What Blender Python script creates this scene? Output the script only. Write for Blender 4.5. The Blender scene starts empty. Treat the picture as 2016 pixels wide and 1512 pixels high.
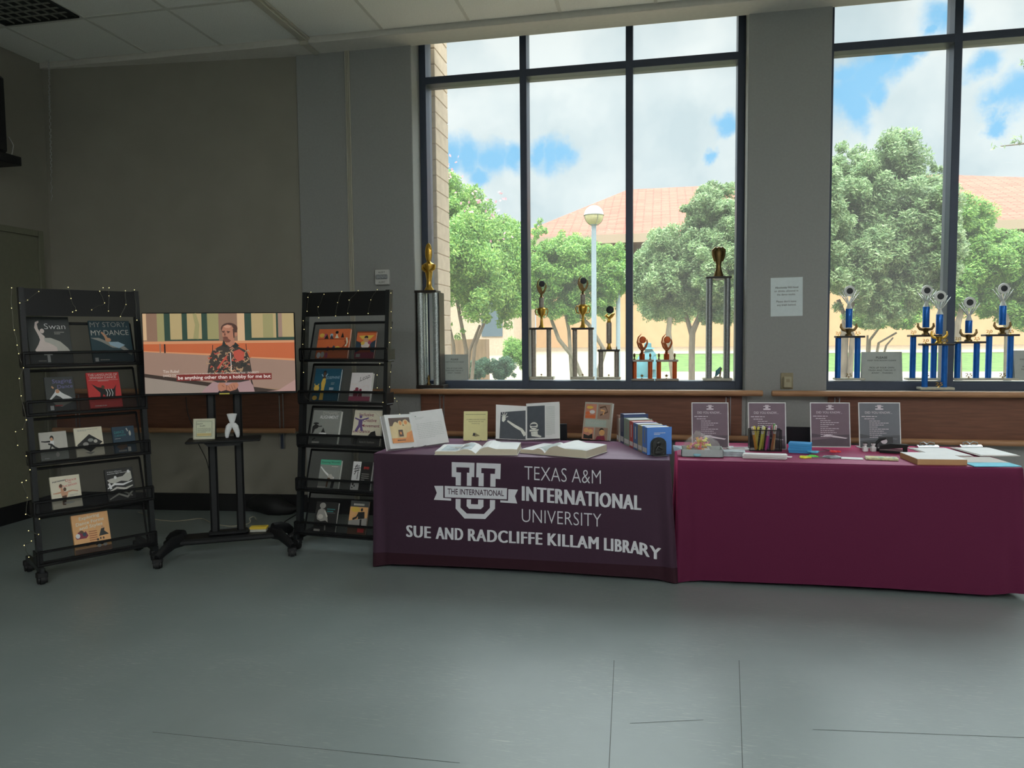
import bpy, math, random
from mathutils import Vector, Matrix
random.seed(7)
R = math.radians
SC = bpy.context.scene
COL = SC.collection

# ------------------------------------------------------------------ camera
FPX = 1450.0
YAW, PITCH, ROLL = R(11.438), R(3.58), R(-0.539)
EYE = Vector((0, 0, 1.48))
FW = Vector((-math.sin(YAW)*math.cos(PITCH), math.cos(YAW)*math.cos(PITCH), -math.sin(PITCH)))
RT0 = Vector((math.cos(YAW), math.sin(YAW), 0))
UP0 = RT0.cross(FW)
RT = RT0*math.cos(ROLL) + UP0*math.sin(ROLL)
UP = UP0*math.cos(ROLL) - RT0*math.sin(ROLL)
cam_d = bpy.data.cameras.new('camera')
cam_d.sensor_width = 36
cam_d.lens = FPX/2016*36
cam_d.clip_end = 500
cam = bpy.data.objects.new('camera', cam_d)
COL.objects.link(cam)
cam.matrix_world = Matrix(((RT.x, UP.x, -FW.x, EYE.x), (RT.y, UP.y, -FW.y, EYE.y), (RT.z, UP.z, -FW.z, EYE.z), (0, 0, 0, 1)))
SC.camera = cam
vs = SC.view_settings
vs.view_transform = 'Standard'; vs.look = 'None'; vs.exposure = 0.0; vs.gamma = 1.0; vs.use_curve_mapping = False
SC.cycles.max_bounces = 10
SC.cycles.diffuse_bounces = 5
SC.cycles.transparent_max_bounces = 24
SC.cycles.sample_clamp_indirect = 4.0
SC.cycles.use_denoising = True

def ray(x, y):
    return FW + RT*((x-1008)/FPX) - UP*((y-756)/FPX)
def ony(x, y, Y):
    return EYE + ray(x, y)*(Y/ray(x, y).y)
def onz(x, y, z):
    d = ray(x, y); return EYE + d*((z-EYE.z)/d.z)
def onx(x, y, X):
    d = ray(x, y); return EYE + d*(X/d.x)
def onpl(x, y, P, n):
    d = ray(x, y); return EYE + d*((P-EYE).dot(n)/d.dot(n))

# ------------------------------------------------------------------ sky and sun
def lin(c):
    c = c/255.0
    return c/12.92 if c <= .04045 else ((c+.055)/1.055)**2.4
def rgb(c, k=1.0, mx=1.0):
    return (min(mx, lin(c[0])*k), min(mx, lin(c[1])*k), min(mx, lin(c[2])*k), 1)

W = bpy.data.worlds.new('sky'); SC.world = W; W.use_nodes = True
nt = W.node_tree; nt.nodes.clear()
N = nt.nodes.new; LK = nt.links.new
tc = N('ShaderNodeTexCoord')
nz = N('ShaderNodeTexNoise'); nz.inputs['Scale'].default_value = 9; nz.inputs['Detail'].default_value = 7; nz.inputs['Roughness'].default_value = .62
LK(tc.outputs['Generated'], nz.inputs['Vector'])
sub = N('ShaderNodeVectorMath'); sub.operation = 'SUBTRACT'; LK(nz.outputs['Color'], sub.inputs[0]); sub.inputs[1].default_value = (.5, .5, .5)
mul = N('ShaderNodeVectorMath'); mul.operation = 'SCALE'; LK(sub.outputs[0], mul.inputs[0]); mul.inputs['Scale'].default_value = .085
add = N('ShaderNodeVectorMath'); add.operation = 'ADD'; LK(tc.outputs['Generated'], add.inputs[0]); LK(mul.outputs[0], add.inputs[1])
last = None
for (bx, by, br) in ((872, 312, 30), (915, 315, 32), (960, 318, 30), (1000, 318, 26), (1060, 300, 24), (1092, 298, 28), (1118, 292, 24), (930, 350, 18),
                     (1432, 250, 20), (1412, 312, 12), (1672, 200, 34), (1705, 170, 40), (1735, 140, 30), (1770, 140, 22), (1690, 225, 26), (1740, 195, 20),
                     (1930, 145, 24), (1960, 215, 18), (1990, 205, 26), (1965, 250, 14), (2010, 190, 30), (1850, 30, 30), (1830, 60, 14), (1660, 165, 20), (1800, 105, 18)):
    d = ray(bx, by).normalized()
    ds = N('ShaderNodeVectorMath'); ds.operation = 'DISTANCE'; LK(add.outputs[0], ds.inputs[0]); ds.inputs[1].default_value = d
    mr = N('ShaderNodeMapRange'); mr.interpolation_type = 'SMOOTHSTEP'; LK(ds.outputs['Value'], mr.inputs['Value'])
    mr.inputs['From Min'].default_value = br*.45/FPX; mr.inputs['From Max'].default_value = br*1.6/FPX
    mr.inputs['To Min'].default_value = 1; mr.inputs['To Max'].default_value = 0
    if last is None: last = mr.outputs['Result']
    else:
        mx = N('ShaderNodeMath'); mx.operation = 'MAXIMUM'; LK(last, mx.inputs[0]); LK(mr.outputs['Result'], mx.inputs[1]); last = mx.outputs[0]
nz2 = N('ShaderNodeTexNoise'); nz2.inputs['Scale'].default_value = 6; nz2.inputs['Detail'].default_value = 5
LK(add.outputs[0], nz2.inputs['Vector'])
cr = N('ShaderNodeValToRGB'); LK(nz2.outputs['Fac'], cr.inputs['Fac'])
cr.color_ramp.elements[0].position = .36; cr.color_ramp.elements[0].color = rgb((207, 223, 231))
cr.color_ramp.elements[1].position = .62; cr.color_ramp.elements[1].color = rgb((244, 250, 252))
mxc = N('ShaderNodeMixRGB'); LK(last, mxc.inputs['Fac']); LK(cr.outputs['Color'], mxc.inputs['Color1']); mxc.inputs['Color2'].default_value = rgb((138, 205, 250))
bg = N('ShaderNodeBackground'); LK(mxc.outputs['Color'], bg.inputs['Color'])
# sky strength raised above the view as added light for the room
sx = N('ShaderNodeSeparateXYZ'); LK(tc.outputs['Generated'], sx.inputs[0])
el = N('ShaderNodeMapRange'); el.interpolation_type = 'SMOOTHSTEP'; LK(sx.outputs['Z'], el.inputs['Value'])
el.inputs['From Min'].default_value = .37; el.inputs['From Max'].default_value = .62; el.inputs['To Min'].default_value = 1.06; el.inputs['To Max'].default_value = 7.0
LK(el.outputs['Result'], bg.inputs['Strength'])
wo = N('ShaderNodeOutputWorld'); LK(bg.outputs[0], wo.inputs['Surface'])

sun_d = bpy.data.lights.new('sun', 'SUN'); sun_d.energy = 1.6; sun_d.angle = R(.6); sun_d.color = (1, .96, .88)
sun = bpy.data.objects.new('sun', sun_d); COL.objects.link(sun)
sun.rotation_euler = Vector((-.35, .62, -1.0)).to_track_quat('-Z', 'Y').to_euler()

# ------------------------------------------------------------------ materials
MATS = {}
E0 = .44
def nodes_of(m):
    m.use_nodes = True
    return m.node_tree, m.node_tree.nodes, m.node_tree.links
def mat(name, c, rough=.55, metal=0.0, k=1/E0, var=.06, scale=30, bump=0.0, emit=0.0, spec=.4, raw=False, alpha=1.0, stretch=None, trans=0.0):
    """procedural principled material; c is an sRGB colour as seen under the room light (k lifts it to an albedo)"""
    if name in MATS: return MATS[name]
    m = bpy.data.materials.new(name); t, n, l = nodes_of(m)
    b = n['Principled BSDF']; col = rgb(c, 1 if (raw or emit) else k, .86)
    b.inputs['Roughness'].default_value = rough; b.inputs['Metallic'].default_value = metal
    b.inputs['Specular IOR Level'].default_value = spec
    co = n.new('ShaderNodeTexCoord'); vec = co.outputs['Object']
    if stretch:
        mp = n.new('ShaderNodeMapping'); mp.inputs['Scale'].default_value = stretch; l.new(vec, mp.inputs['Vector']); vec = mp.outputs['Vector']
    nz = n.new('ShaderNodeTexNoise'); nz.inputs['Scale'].default_value = scale; nz.inputs['Detail'].default_value = 4
    l.new(vec, nz.inputs['Vector'])
    r = n.new('ShaderNodeValToRGB'); l.new(nz.outputs['Fac'], r.inputs['Fac'])
    r.color_ramp.elements[0].position = .3; r.color_ramp.elements[1].position = .7
    r.color_ramp.elements[0].color = tuple(v*(1-var) for v in col[:3])+(1,)
    r.color_ramp.elements[1].color = tuple(min(1, v*(1+var)) for v in col[:3])+(1,)
    if emit:
        b.inputs['Base Color'].default_value = (.01, .01, .01, 1)
        l.new(r.outputs['Color'], b.inputs['Emission Color']); b.inputs['Emission Strength'].default_value = emit
    else:
        l.new(r.outputs['Color'], b.inputs['Base Color'])
    if bump:
        bp = n.new('ShaderNodeBump'); bp.inputs['Strength'].default_value = bump; bp.inputs['Distance'].default_value = .004
        l.new(nz.outputs['Fac'], bp.inputs['Height']); l.new(bp.outputs['Normal'], b.inputs['Normal'])
    if alpha < 1: b.inputs['Alpha'].default_value = alpha
    if trans: b.inputs['Transmission Weight'].default_value = trans
    MATS[name] = m
    return m

# ------------------------------------------------------------------ mesh builder
class MB:
    def __init__(s): s.v = []; s.f = []; s.m = []; s.mats = []
    def add(s, vs, fs, mt, M=None):
        if mt not in s.mats: s.mats.append(mt)
        i = s.mats.index(mt); o = len(s.v)
        for p in vs:
            p = Vector(p); s.v.append(M @ p if M else p)
        for f in fs:
            s.f.append([a+o for a in f]); s.m.append(i)
        return s
    def box(s, a, b, mt, bev=0.0, M=None):
        lo = [min(a[i], b[i]) for i in range(3)]; hi = [max(a[i], b[i]) for i in range(3)]
        bev = min(bev, *[(hi[i]-lo[i])*.45 for i in range(3)])
        if bev <= 0:
            vs = [(x, y, z) for z in (lo[2], hi[2]) for y in (lo[1], hi[1]) for x in (lo[0], hi[0])]
            return s.add(vs, [(0, 2, 3, 1), (4, 5, 7, 6), (0, 1, 5, 4), (2, 6, 7, 3), (0, 4, 6, 2), (1, 3, 7, 5)], mt, M)
        ctr = Vector([(lo[i]+hi[i])/2 for i in range(3)])
        vs = []; idx = {}
        for c in range(8):
            sg = [(c >> i) & 1 for i in range(3)]
            for a_ in range(3):
                p = [(hi[i]-(0 if i == a_ else bev)) if sg[i] else (lo[i]+(0 if i == a_ else bev)) for i in range(3)]
                idx[(c, a_)] = len(vs); vs.append(Vector(p))
        fs = []
        for a_ in range(3):
            b_, c_ = (a_+1) % 3, (a_+2) % 3
            for sg in (0, 1):
                base = sg << a_
                fs.append([idx[(base | (i << b_) | (j << c_), a_)] for i, j in ((0, 0), (1, 0), (1, 1), (0, 1))])
                for sg2 in (0, 1):
                    e = base | (sg2 << b_)
                    fs.append([idx[(e, a_)], idx[(e | (1 << c_), a_)], idx[(e | (1 << c_), b_)], idx[(e, b_)]])
        for c in range(8): fs.append([idx[(c, 0)], idx[(c, 1)], idx[(c, 2)]])
        for f in fs:
            n = (vs[f[1]]-vs[f[0]]).cross(vs[f[2]]-vs[f[0]])
            if n.dot(sum((vs[i] for i in f), Vector())/len(f)-ctr) < 0: f.reverse()
        return s.add(vs, fs, mt, M)
    def tube(s, pts, r, mt, n=8, M=None, flat=1.0, cap=True):
        pts = [Vector(p) for p in pts]; k = len(pts)
        rs = list(r) if isinstance(r, (list, tuple)) else [r]*k
        vs = []; fs = []
        up = None
        for i, p in enumerate(pts):
            t = (pts[min(i+1, k-1)]-pts[max(i-1, 0)])
            t = t.normalized() if t.length > 1e-9 else Vector((0, 0, 1))
            if up is None: up = Vector((0, 1, 0)) if abs(t.y) < .9 else Vector((1, 0, 0))
            a = t.cross(up).normalized(); b = a.cross(t).normalized(); up = b
            for j in range(n):
                w = 2*math.pi*j/n
                vs.append(p+a*(math.cos(w)*rs[i])+b*(math.sin(w)*rs[i]*flat))
        for i in range(k-1):
            for j in range(n):
                fs.append((i*n+j, i*n+(j+1) % n, (i+1)*n+(j+1) % n, (i+1)*n+j))
        if cap: fs.append(tuple(range(n-1, -1, -1))); fs.append(tuple((k-1)*n+j for j in range(n)))
        return s.add(vs, fs, mt, M)
    def lathe(s, prof, mt, n=20, M=None, sy=1.0):
        vs = []; fs = []; k = len(prof)
        for (r, z) in prof:
            for j in range(n):
                w = 2*math.pi*j/n; vs.append((r*math.cos(w), r*math.sin(w)*sy, z))
        for i in range(k-1):
            for j in range(n): fs.append((i*n+j, i*n+(j+1) % n, (i+1)*n+(j+1) % n, (i+1)*n+j))
        fs.append(tuple(range(n-1, -1, -1))); fs.append(tuple((k-1)*n+j for j in range(n)))
        return s.add(vs, fs, mt, M)
    def prism(s, poly, y0, y1, mt, M=None):
        k = len(poly)
        vs = [(x, y0, z) for x, z in poly]+[(x, y1, z) for x, z in poly]
        fs = [tuple(range(k)), tuple(range(2*k-1, k-1, -1))]+[(i, i+k, (i+1) % k+k, (i+1) % k) for i in range(k)]
        return s.add(vs, fs, mt, M)
    def ball(s, c, r, mt, n=8, M=None, sc=(1, 1, 1)):
        prof = []
        vs = []; fs = []; rows = max(4, n//2+1)
        for i in range(rows+1):
            th = math.pi*i/rows
            for j in range(n):
                w = 2*math.pi*j/n
                vs.append((c[0]+r*sc[0]*math.sin(th)*math.cos(w), c[1]+r*sc[1]*math.sin(th)*math.sin(w), c[2]+r*sc[2]*math.cos(th)))
        for i in range(rows):
            for j in range(n): fs.append((i*n+j, (i+1)*n+j, (i+1)*n+(j+1) % n, i*n+(j+1) % n))
        return s.add(vs, fs, mt, M)
    def build(s, name, parent=None, smooth=40, loc=None):
        me = bpy.data.meshes.new(name)
        me.from_pydata([tuple(p) for p in s.v], [], s.f)
        for m in s.mats: me.materials.append(m)
        me.polygons.foreach_set('material_index', s.m)
        if smooth:
            me.polygons.foreach_set('use_smooth', [True]*len(s.f))
            try: me.set_sharp_from_angle(angle=R(smooth))
            except Exception: pass
        me.update()
        o = bpy.data.objects.new(name, me); COL.objects.link(o)
        if parent: o.parent = parent
        if loc is not None: o.location = loc
        return o

def thing(name, label, cat, loc=(0, 0, 0), rz=0.0, group=None):
    o = bpy.data.objects.new(name, None); COL.objects.link(o)
    o.empty_display_size = .05
    o.location = loc; o.rotation_euler = (0, 0, rz); o['label'] = label; o['category'] = cat
    if group: o['group'] = group
    return o
def tag(o, label, cat, group=None, kind=None):
    o['label'] = label; o['category'] = cat
    if group: o['group'] = group
    if kind: o['kind'] = kind
    return o
def struct(o):
    o['kind'] = 'structure'; return o
def plab(o, label):
    o['label'] = label; return o

# ------------------------------------------------------------------ flat pictures and lettering
TXT = {}
def text_geo(s, bold=0.0):
    key = (s, bold)
    if key not in TXT:
        c = bpy.data.curves.new('lettering', 'FONT'); c.body = s; c.offset = 0 if bold >= .02 else bold; c.resolution_u = 3
        if bold >= .02: c.space_character = 1.12
        o = bpy.data.objects.new('lettering', c); m = o.to_mesh()
        vs = [(v.co.x, v.co.y) for v in m.vertices]; fs = [tuple(p.vertices) for p in m.polygons]
        o.to_mesh_clear(); bpy.data.objects.remove(o); bpy.data.curves.remove(c)
        x0 = min(v[0] for v in vs); x1 = max(v[0] for v in vs)
        TXT[key] = ([((v[0]-x0)/(x1-x0), v[1]/.73) for v in vs], fs, (x1-x0)/.73)
    return TXT[key]
def ellipse(cx, cy, rx, ry, n=20, rot=0.0):
    out = []
    for i in range(n):
        w = 2*math.pi*i/n; x, y = rx*math.cos(w), ry*math.sin(w)
        out.append((cx+x*math.cos(rot)-y*math.sin(rot), cy+x*math.sin(rot)+y*math.cos(rot)))
    return out
def stroke(pts, w):
    """polyline with width (w a number, or a list tapering along it) as a strip of quads"""
    k = len(pts); ws = w if isinstance(w, (list, tuple)) else [w]*k
    L = []; Rr = []
    for i in range(k):
        a = pts[max(i-1, 0)]; b = pts[min(i+1, k-1)]
        dx, dy = b[0]-a[0], b[1]-a[1]; q = math.hypot(dx, dy) or 1
        nx, ny = -dy/q*ws[i]/2, dx/q*ws[i]/2
        L.append((pts[i][0]+nx, pts[i][1]+ny)); Rr.append((pts[i][0]-nx, pts[i][1]-ny))
    return L+Rr, [(i, i+1, k+i+1, k+i) for i in range(k-1)]
def art(mb, fn, nrm, ops, eps=.00018, start=1, cut=1):
    """fn maps picture coordinates (x right, y down) to a point; each op lies eps further out along nrm"""
    nrm = Vector(nrm)
    full = []
    for op in ops:      # heavy lettering: the strokes widened sideways by thin layers
        if op[0] == 't' and len(op) > 6 and op[6] >= .02:
            (xa, ya), (xb, yb) = op[1], op[2]; h = op[3]
            for d in (-.09, -.045, 0, .045, .09): full.append(('t', (xa+d*h*.6, ya), (xb+d*h*.6, yb))+op[3:])
        else: full.append(op)
    ops = full
    for i, op in enumerate(ops):
        off = nrm*(eps*(i+start)); k = op[0]
        if k == 'r':
            x0, y0, x1, y1 = op[1:5]; P = []; mt = op[5]
            for q in range(cut+1): P += [(x0+(x1-x0)*q/cut, y0), (x0+(x1-x0)*q/cut, y1)]
            F = [(q*2, q*2+1, q*2+3, q*2+2) for q in range(cut)]
        elif k == 'p': P = op[1]; F = [tuple(range(len(P)))]; mt = op[2]
        elif k == 'e':
            P = ellipse(*op[1:5], rot=op[6] if len(op) > 6 else 0); F = [tuple(range(len(P)))]; mt = op[5]
        elif k == 'l': P, F = stroke(op[1], op[2]); mt = op[3]
        elif k == 't':   # text between two baseline points, cap height h
            (xa, ya), (xb, yb), h, s, mt = op[1:6]; bold = op[6] if len(op) > 6 else 0
            vs, F, _ = text_geo(s, bold)
            dx, dy = xb-xa, yb-ya
            P = [(xa+u*dx, ya+u*dy-v*h) for u, v in vs]
        elif k == 'c':   # text at its own width: left x, baseline, cap height, width factor
            x, y, h, s, mt = op[1:6]; bold = op[6] if len(op) > 6 else 0; asp = op[7] if len(op) > 7 else 1
            vs, F, wd = text_geo(s, bold)
            P = [(x+u*wd*h*asp, y-v*h) for u, v in vs]
        elif k == 'w':   # rows of unreadable small print: x0, x1, y0, pitch, rows, thickness
            x0, x1, y0, pt, rows, th, mt = op[1:8]; P = []; F = []
            rn = random.Random(int(x0*991+y0*77+rows))
            for q in range(rows):
                x = x0; end = x1 if q < rows-1 else x0+(x1-x0)*rn.uniform(.4, .8)
                while x < end:
                    w = (x1-x0)*rn.uniform(.05, .14); xe = min(x+w, end); y = y0+q*pt
                    o = len(P); P += [(x, y), (xe, y), (xe, y+th), (x, y+th)]; F.append((o+3, o+2, o+1, o)); x = xe+(x1-x0)*.02
        mb.add([fn(*p)+off for p in P], F, mt)
    return mb
def plane_map(o, ux, uy, w=1.0, h=1.0):
    """picture coords (0..w, 0..h) -> o + ux*x/w - uy*y/h ; ux, uy span the picture, o its top left corner"""
    o, ux, uy = Vector(o), Vector(ux), Vector(uy)
    return lambda x, y: o+ux*(x/w)-uy*(y/h)
# ------------------------------------------------------------------ room shell
YW, YF, YB = 5.78, 5.98, 6.14          # wall face, window frame face, frame back
XL, XR, YR = -5.24, 7.4, -6.0
ZS, ZC, ZK = 3.827, 3.868, 1.06        # soffit, ceiling, sill
def scuffed_floor():
    m = bpy.data.materials.new('vinyl_dance_floor'); t, n, l = nodes_of(m); b = n['Principled BSDF']
    co = n.new('ShaderNodeTexCoord')
    nz = n.new('ShaderNodeTexNoise'); nz.inputs['Scale'].default_value = 1.3; nz.inputs['Detail'].default_value = 8; nz.inputs['Roughness'].default_value = .65
    l.new(co.outputs['Object'], nz.inputs['Vector'])
    r = n.new('ShaderNodeValToRGB'); l.new(nz.outputs['Fac'], r.inputs['Fac'])
    r.color_ramp.elements[0].position = .3; r.color_ramp.elements[0].color = rgb((124, 136, 134))
    r.color_ramp.elements[1].position = .7; r.color_ramp.elements[1].color = rgb((138, 149, 148))
    col = r.outputs['Color']
    fac = None
    for ang, sc in ((.35, 5), (-.5, 7), (1.3, 6), (2.2, 9)):        # fine scratches in several directions
        mp = n.new('ShaderNodeMapping'); mp.inputs['Rotation'].default_value = (0, 0, ang); mp.inputs['Scale'].default_value = (sc*1.3, sc*14, 1)
        l.new(co.outputs['Object'], mp.inputs['Vector'])
        z = n.new('ShaderNodeTexNoise'); z.inputs['Scale'].default_value = 1.7; z.inputs['Detail'].default_value = 3; z.inputs['Distortion'].default_value = .5
        l.new(mp.outputs['Vector'], z.inputs['Vector'])
        q = n.new('ShaderNodeMapRange'); l.new(z.outputs['Fac'], q.inputs['Value'])
        q.inputs['From Min'].default_value = .62; q.inputs['From Max'].default_value = .76
        if fac is None: fac = q.outputs['Result']
        else:
            a = n.new('ShaderNodeMath'); a.operation = 'MAXIMUM'; l.new(fac, a.inputs[0]); l.new(q.outputs['Result'], a.inputs[1]); fac = a.outputs[0]
    g = n.new('ShaderNodeTexNoise'); g.inputs['Scale'].default_value = 2.2; l.new(co.outputs['Object'], g.inputs['Vector'])
    gm = n.new('ShaderNodeMapRange'); l.new(g.outputs['Fac'], gm.inputs['Value']); gm.inputs['From Min'].default_value = .4; gm.inputs['From Max'].default_value = .65; gm.inputs['To Max'].default_value = .6
    f2 = n.new('ShaderNodeMath'); f2.operation = 'MULTIPLY'; l.new(fac, f2.inputs[0]); l.new(gm.outputs['Result'], f2.inputs[1])
    mix = n.new('ShaderNodeMixRGB'); l.new(f2.outputs[0], mix.inputs['Fac']); l.new(col, mix.inputs['Color1']); mix.inputs['Color2'].default_value = rgb((185, 188, 182))
    l.new(mix.outputs['Color'], b.inputs['Base Color'])
    rr = n.new('ShaderNodeMapRange'); l.new(nz.outputs['Fac'], rr.inputs['Value']); rr.inputs['To Min'].default_value = .30; rr.inputs['To Max'].default_value = .42
    ad = n.new('ShaderNodeMath'); ad.operation = 'MULTIPLY_ADD'; l.new(f2.outputs[0], ad.inputs[0]); ad.inputs[1].default_value = .12; l.new(rr.outputs['Result'], ad.inputs[2])
    l.new(ad.outputs[0], b.inputs['Roughness']); b.inputs['Specular IOR Level'].default_value = .75
    bp = n.new('ShaderNodeBump'); bp.inputs['Strength'].default_value = .12; bp.inputs['Distance'].default_value = .002; l.new(f2.outputs[0], bp.inputs['Height']); l.new(bp.outputs['Normal'], b.inputs['Normal'])
    return m
M_floor = scuffed_floor()
M_seam = mat('floor_seam', (58, 62, 58), raw=True)
M_wall = mat('wall_paint', (152, 153, 150), rough=.75, raw=True, var=.03, scale=60, bump=.05)
M_wall2 = mat('wall_paint_left', (146, 142, 130), rough=.75, raw=True, var=.05, scale=3)  # a little darker and warmer than the other walls
M_tile = mat('ceiling_tile', (234, 234, 226), rough=.9, raw=True, var=.10, scale=160, bump=.4)
M_tbar = mat('ceiling_grid', (205, 204, 194), rough=.6, raw=True, var=.02)
M_soffit = mat('soffit_paint', (208, 204, 194), rough=.7, raw=True, var=.03)
M_frame = mat('window_frame_metal', (66, 74, 90), rough=.42, raw=True, metal=.2, var=.05)
M_sill = mat('sill_laminate', (200, 196, 186), rough=.45, raw=True, var=.03)
M_panel = mat('mahogany_panel', (122, 80, 62), rough=.45, raw=True, var=.16, scale=6, stretch=(1, 1, 14))
M_rail = mat('barre_wood', (176, 132, 96), rough=.4, raw=True, var=.14, scale=10, stretch=(.6, 6, 6))
M_black = mat('black_rubber', (26, 27, 28), rough=.6, raw=True)
M_chrome = mat('bracket_steel', (170, 170, 170), rough=.3, metal=1, raw=True)
M_white = mat('white_plastic', (205, 205, 200), rough=.4, raw=True, var=.02)
M_door = mat('door_paint', (122, 122, 104), rough=.6, raw=True, var=.04)

fb = MB().box((XL-.3, YR-.3, -.2), (XR+.3, YW+.05, 0), M_floor)
for a, b_ in (((300, 1441), (905, 1502)), ((1240, 1424), (1385, 1417)), ((1600, 1436), (2016, 1452)), ((1209, 1300), (1199, 1512)), ((1455, 1300), (1462, 1512))):
    A, B = onz(*a, .0006), onz(*b_, .0006); d = (B-A).normalized(); nrm = Vector((-d.y, d.x, 0))*.0012
    fb.add([A-nrm, B-nrm, B+nrm, A+nrm], [(0, 1, 2, 3)], M_seam)
struct(fb.build('floor', smooth=0))

cb = MB().box((XL-.3, YR-.3, ZC), (XR+.3, 5.54, ZC+.15), M_tile)
cb.box((XL-.3, 5.54, ZC+.02), (XR+.3, 5.80, ZC+.15), M_tile)
cb.box((XL-.3, 5.78, 4.07), (XR+.3, 6.4, 4.2), M_tile)
x = -4.185-.69*2
while x < XR:
    if x > XL: cb.box((x-.013, YR, ZC-.004), (x+.013, 5.54, ZC+.01), M_tbar)
    x += .69
y = 4.865
while y > YR:
    cb.box((XL, y-.013, ZC-.0045), (XR, y+.013, ZC+.01), M_tbar); y -= .69
struct(cb.build('ceiling', smooth=0))
sb = MB().box((XL-.1, 5.56, ZS), (XR+.1, 5.80, ZC+.06), M_soffit, .004)
sb.box((XL-.1, 5.785, ZS+.03), (XR+.1, 5.80, 4.08), M_soffit)
struct(sb.build('trim_1', smooth=0))

WIN = [(-1.972, .625), (1.2, 3.86), (4.45, 7.05)]
wb = MB()
edges = [-2.972]+[e for w in WIN for e in w]+[XR+.2]
for i in range(0, len(edges), 2): wb.box((edges[i], YW, 0), (edges[i+1], 6.3, 4.08), M_wall, .006)
for a, b_ in WIN: wb.box((a-.01, YW, 0), (b_+.01, 6.3, ZK-.03), M_wall)
struct(wb.build('wall_back', smooth=0))
lw = MB().prism([(0, 0), (1, 0), (1, 1), (0, 1)], 0, 1, M_wall2, Matrix(((-2.36, 0, 0, -2.97), (-.222, .30, 0, 5.797), (0, 0, ZS+.08, 0), (0, 0, 0, 1))))
struct(lw.build('wall_back_left', smooth=0))
struct(MB().box((XL-.25, YR-.25, 0), (XL, 6.1, ZC+.1), M_wall2).build('wall_left', smooth=0))
struct(MB().box((XR, YR-.25, 0), (XR+.25, 6.3, ZC+.1), M_wall).build('wall_right', smooth=0))
struct(MB().box((XL-.25, YR-.25, 0), (XR+.25, YR, ZC+.1), M_wall).build('wall_rear', smooth=0))
struct(MB().box((XL-2, YR-2, 4.2), (XR+2, 6.35, 4.45), M_soffit).build('roof_slab', smooth=0))

# windows: deep dark metal frames, panes of clear glass
def glass_mat():
    m = bpy.data.materials.new('window_glass'); t, n, l = nodes_of(m); n.clear()
    tr = n.new('ShaderNodeBsdfTransparent'); tr.inputs['Color'].default_value = (.95, .97, .96, 1)
    gl = n.new('ShaderNodeBsdfGlossy'); gl.inputs['Roughness'].default_value = .02
    fr = n.new('ShaderNodeFresnel'); fr.inputs['IOR'].default_value = 1.03
    mx = n.new('ShaderNodeMixShader'); l.new(fr.outputs[0], mx.inputs['Fac']); l.new(tr.outputs[0], mx.inputs[1]); l.new(gl.outputs[0], mx.inputs[2])
    du = n.new('ShaderNodeBsdfTranslucent'); du.inputs['Color'].default_value = (1, 1, 1, 1)      # fine dust on the pane
    m2 = n.new('ShaderNodeMixShader'); m2.inputs['Fac'].default_value = .035; l.new(mx.outputs[0], m2.inputs[1]); l.new(du.outputs[0], m2.inputs[2])
    o = n.new('ShaderNodeOutputMaterial'); l.new(m2.outputs[0], o.inputs['Surface'])
    return m
M_glass = glass_mat()
for wi, (a, b_) in enumerate(WIN):
    f = MB(); w = .055; ZT = 4.02
    step = (b_-a-w)/3
    for k in range(4): f.box((a+k*step, YF, ZK), (a+k*step+w, YB, ZT), M_frame, .003)
    f.box((a, YF+.001, ZK), (b_, YB-.001, ZK+.065), M_frame, .003)
    f.box((a, YF+.001, 3.582), (b_, YB-.001, 3.64), M_frame, .003)
    f.box((a, YF+.001, ZT-.004), (b_, YB-.001, ZT+.04), M_frame)
    fo = struct(f.build('window_%d' % (wi+1), smooth=0))
    for k in range(3):
        for z0, z1 in ((ZK+.065, 3.582), (3.64, ZT-.004)):
            MB().box((a+k*step+w-.005, 6.075, z0-.005), (a+(k+1)*step+.005, 6.081, z1+.005), M_glass).build('glass_pane', fo, 0)
    struct(MB().box((a+.002, 5.74, ZK-.032), (b_-.002, YF+.01, ZK), M_sill, .006).build('trim_%d' % (wi+2), smooth=0))

# wood panels under the windows and along the left wall, between the barres
struct(MB().box((-1.93, 5.758, .70), (.60, YW+.005, 1.03), M_panel, .002).build('trim_5', smooth=0))
struct(MB().box((1.21, 5.758, .70), (7.0, YW+.005, 1.03), M_panel, .002).build('trim_6', smooth=0))
def lwp(x, off=0.0):     # a point of the angled left wall face, off towards the room
    t = (x+2.97)/-2.36
    return Vector((x+off*.094, 5.797-.222*t-off*.9956, 0))
LA = math.atan2(.222, 2.36)
def lbox(x0, x1, o0, o1, z0, z1, mt, name, bev=.002):
    c = lwp(x1); L = (lwp(x0)-lwp(x1)).length
    o = MB().box((-L, -o1, z0), (0, -o0, z1), mt, bev).build(name, smooth=0)
    o.location = c; o.rotation_euler = (0, 0, LA); return o
struct(lbox(-5.31, -2.99, -.01, .022, .70, 1.04, M_panel, 'trim_7'))
struct(lbox(-5.32, -2.975, -.01, .018, 0, .15, M_black, 'baseboard_back_left', .004))
struct(MB().box((-2.96, 5.762, 0), (XR, YW+.004, .13), M_black, .004).build('baseboard_back', smooth=0))
struct(MB().box((XL-.004, YR, 0), (XL+.03, 5.5, .15), M_black, .004).build('baseboard_left', smooth=0))

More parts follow.
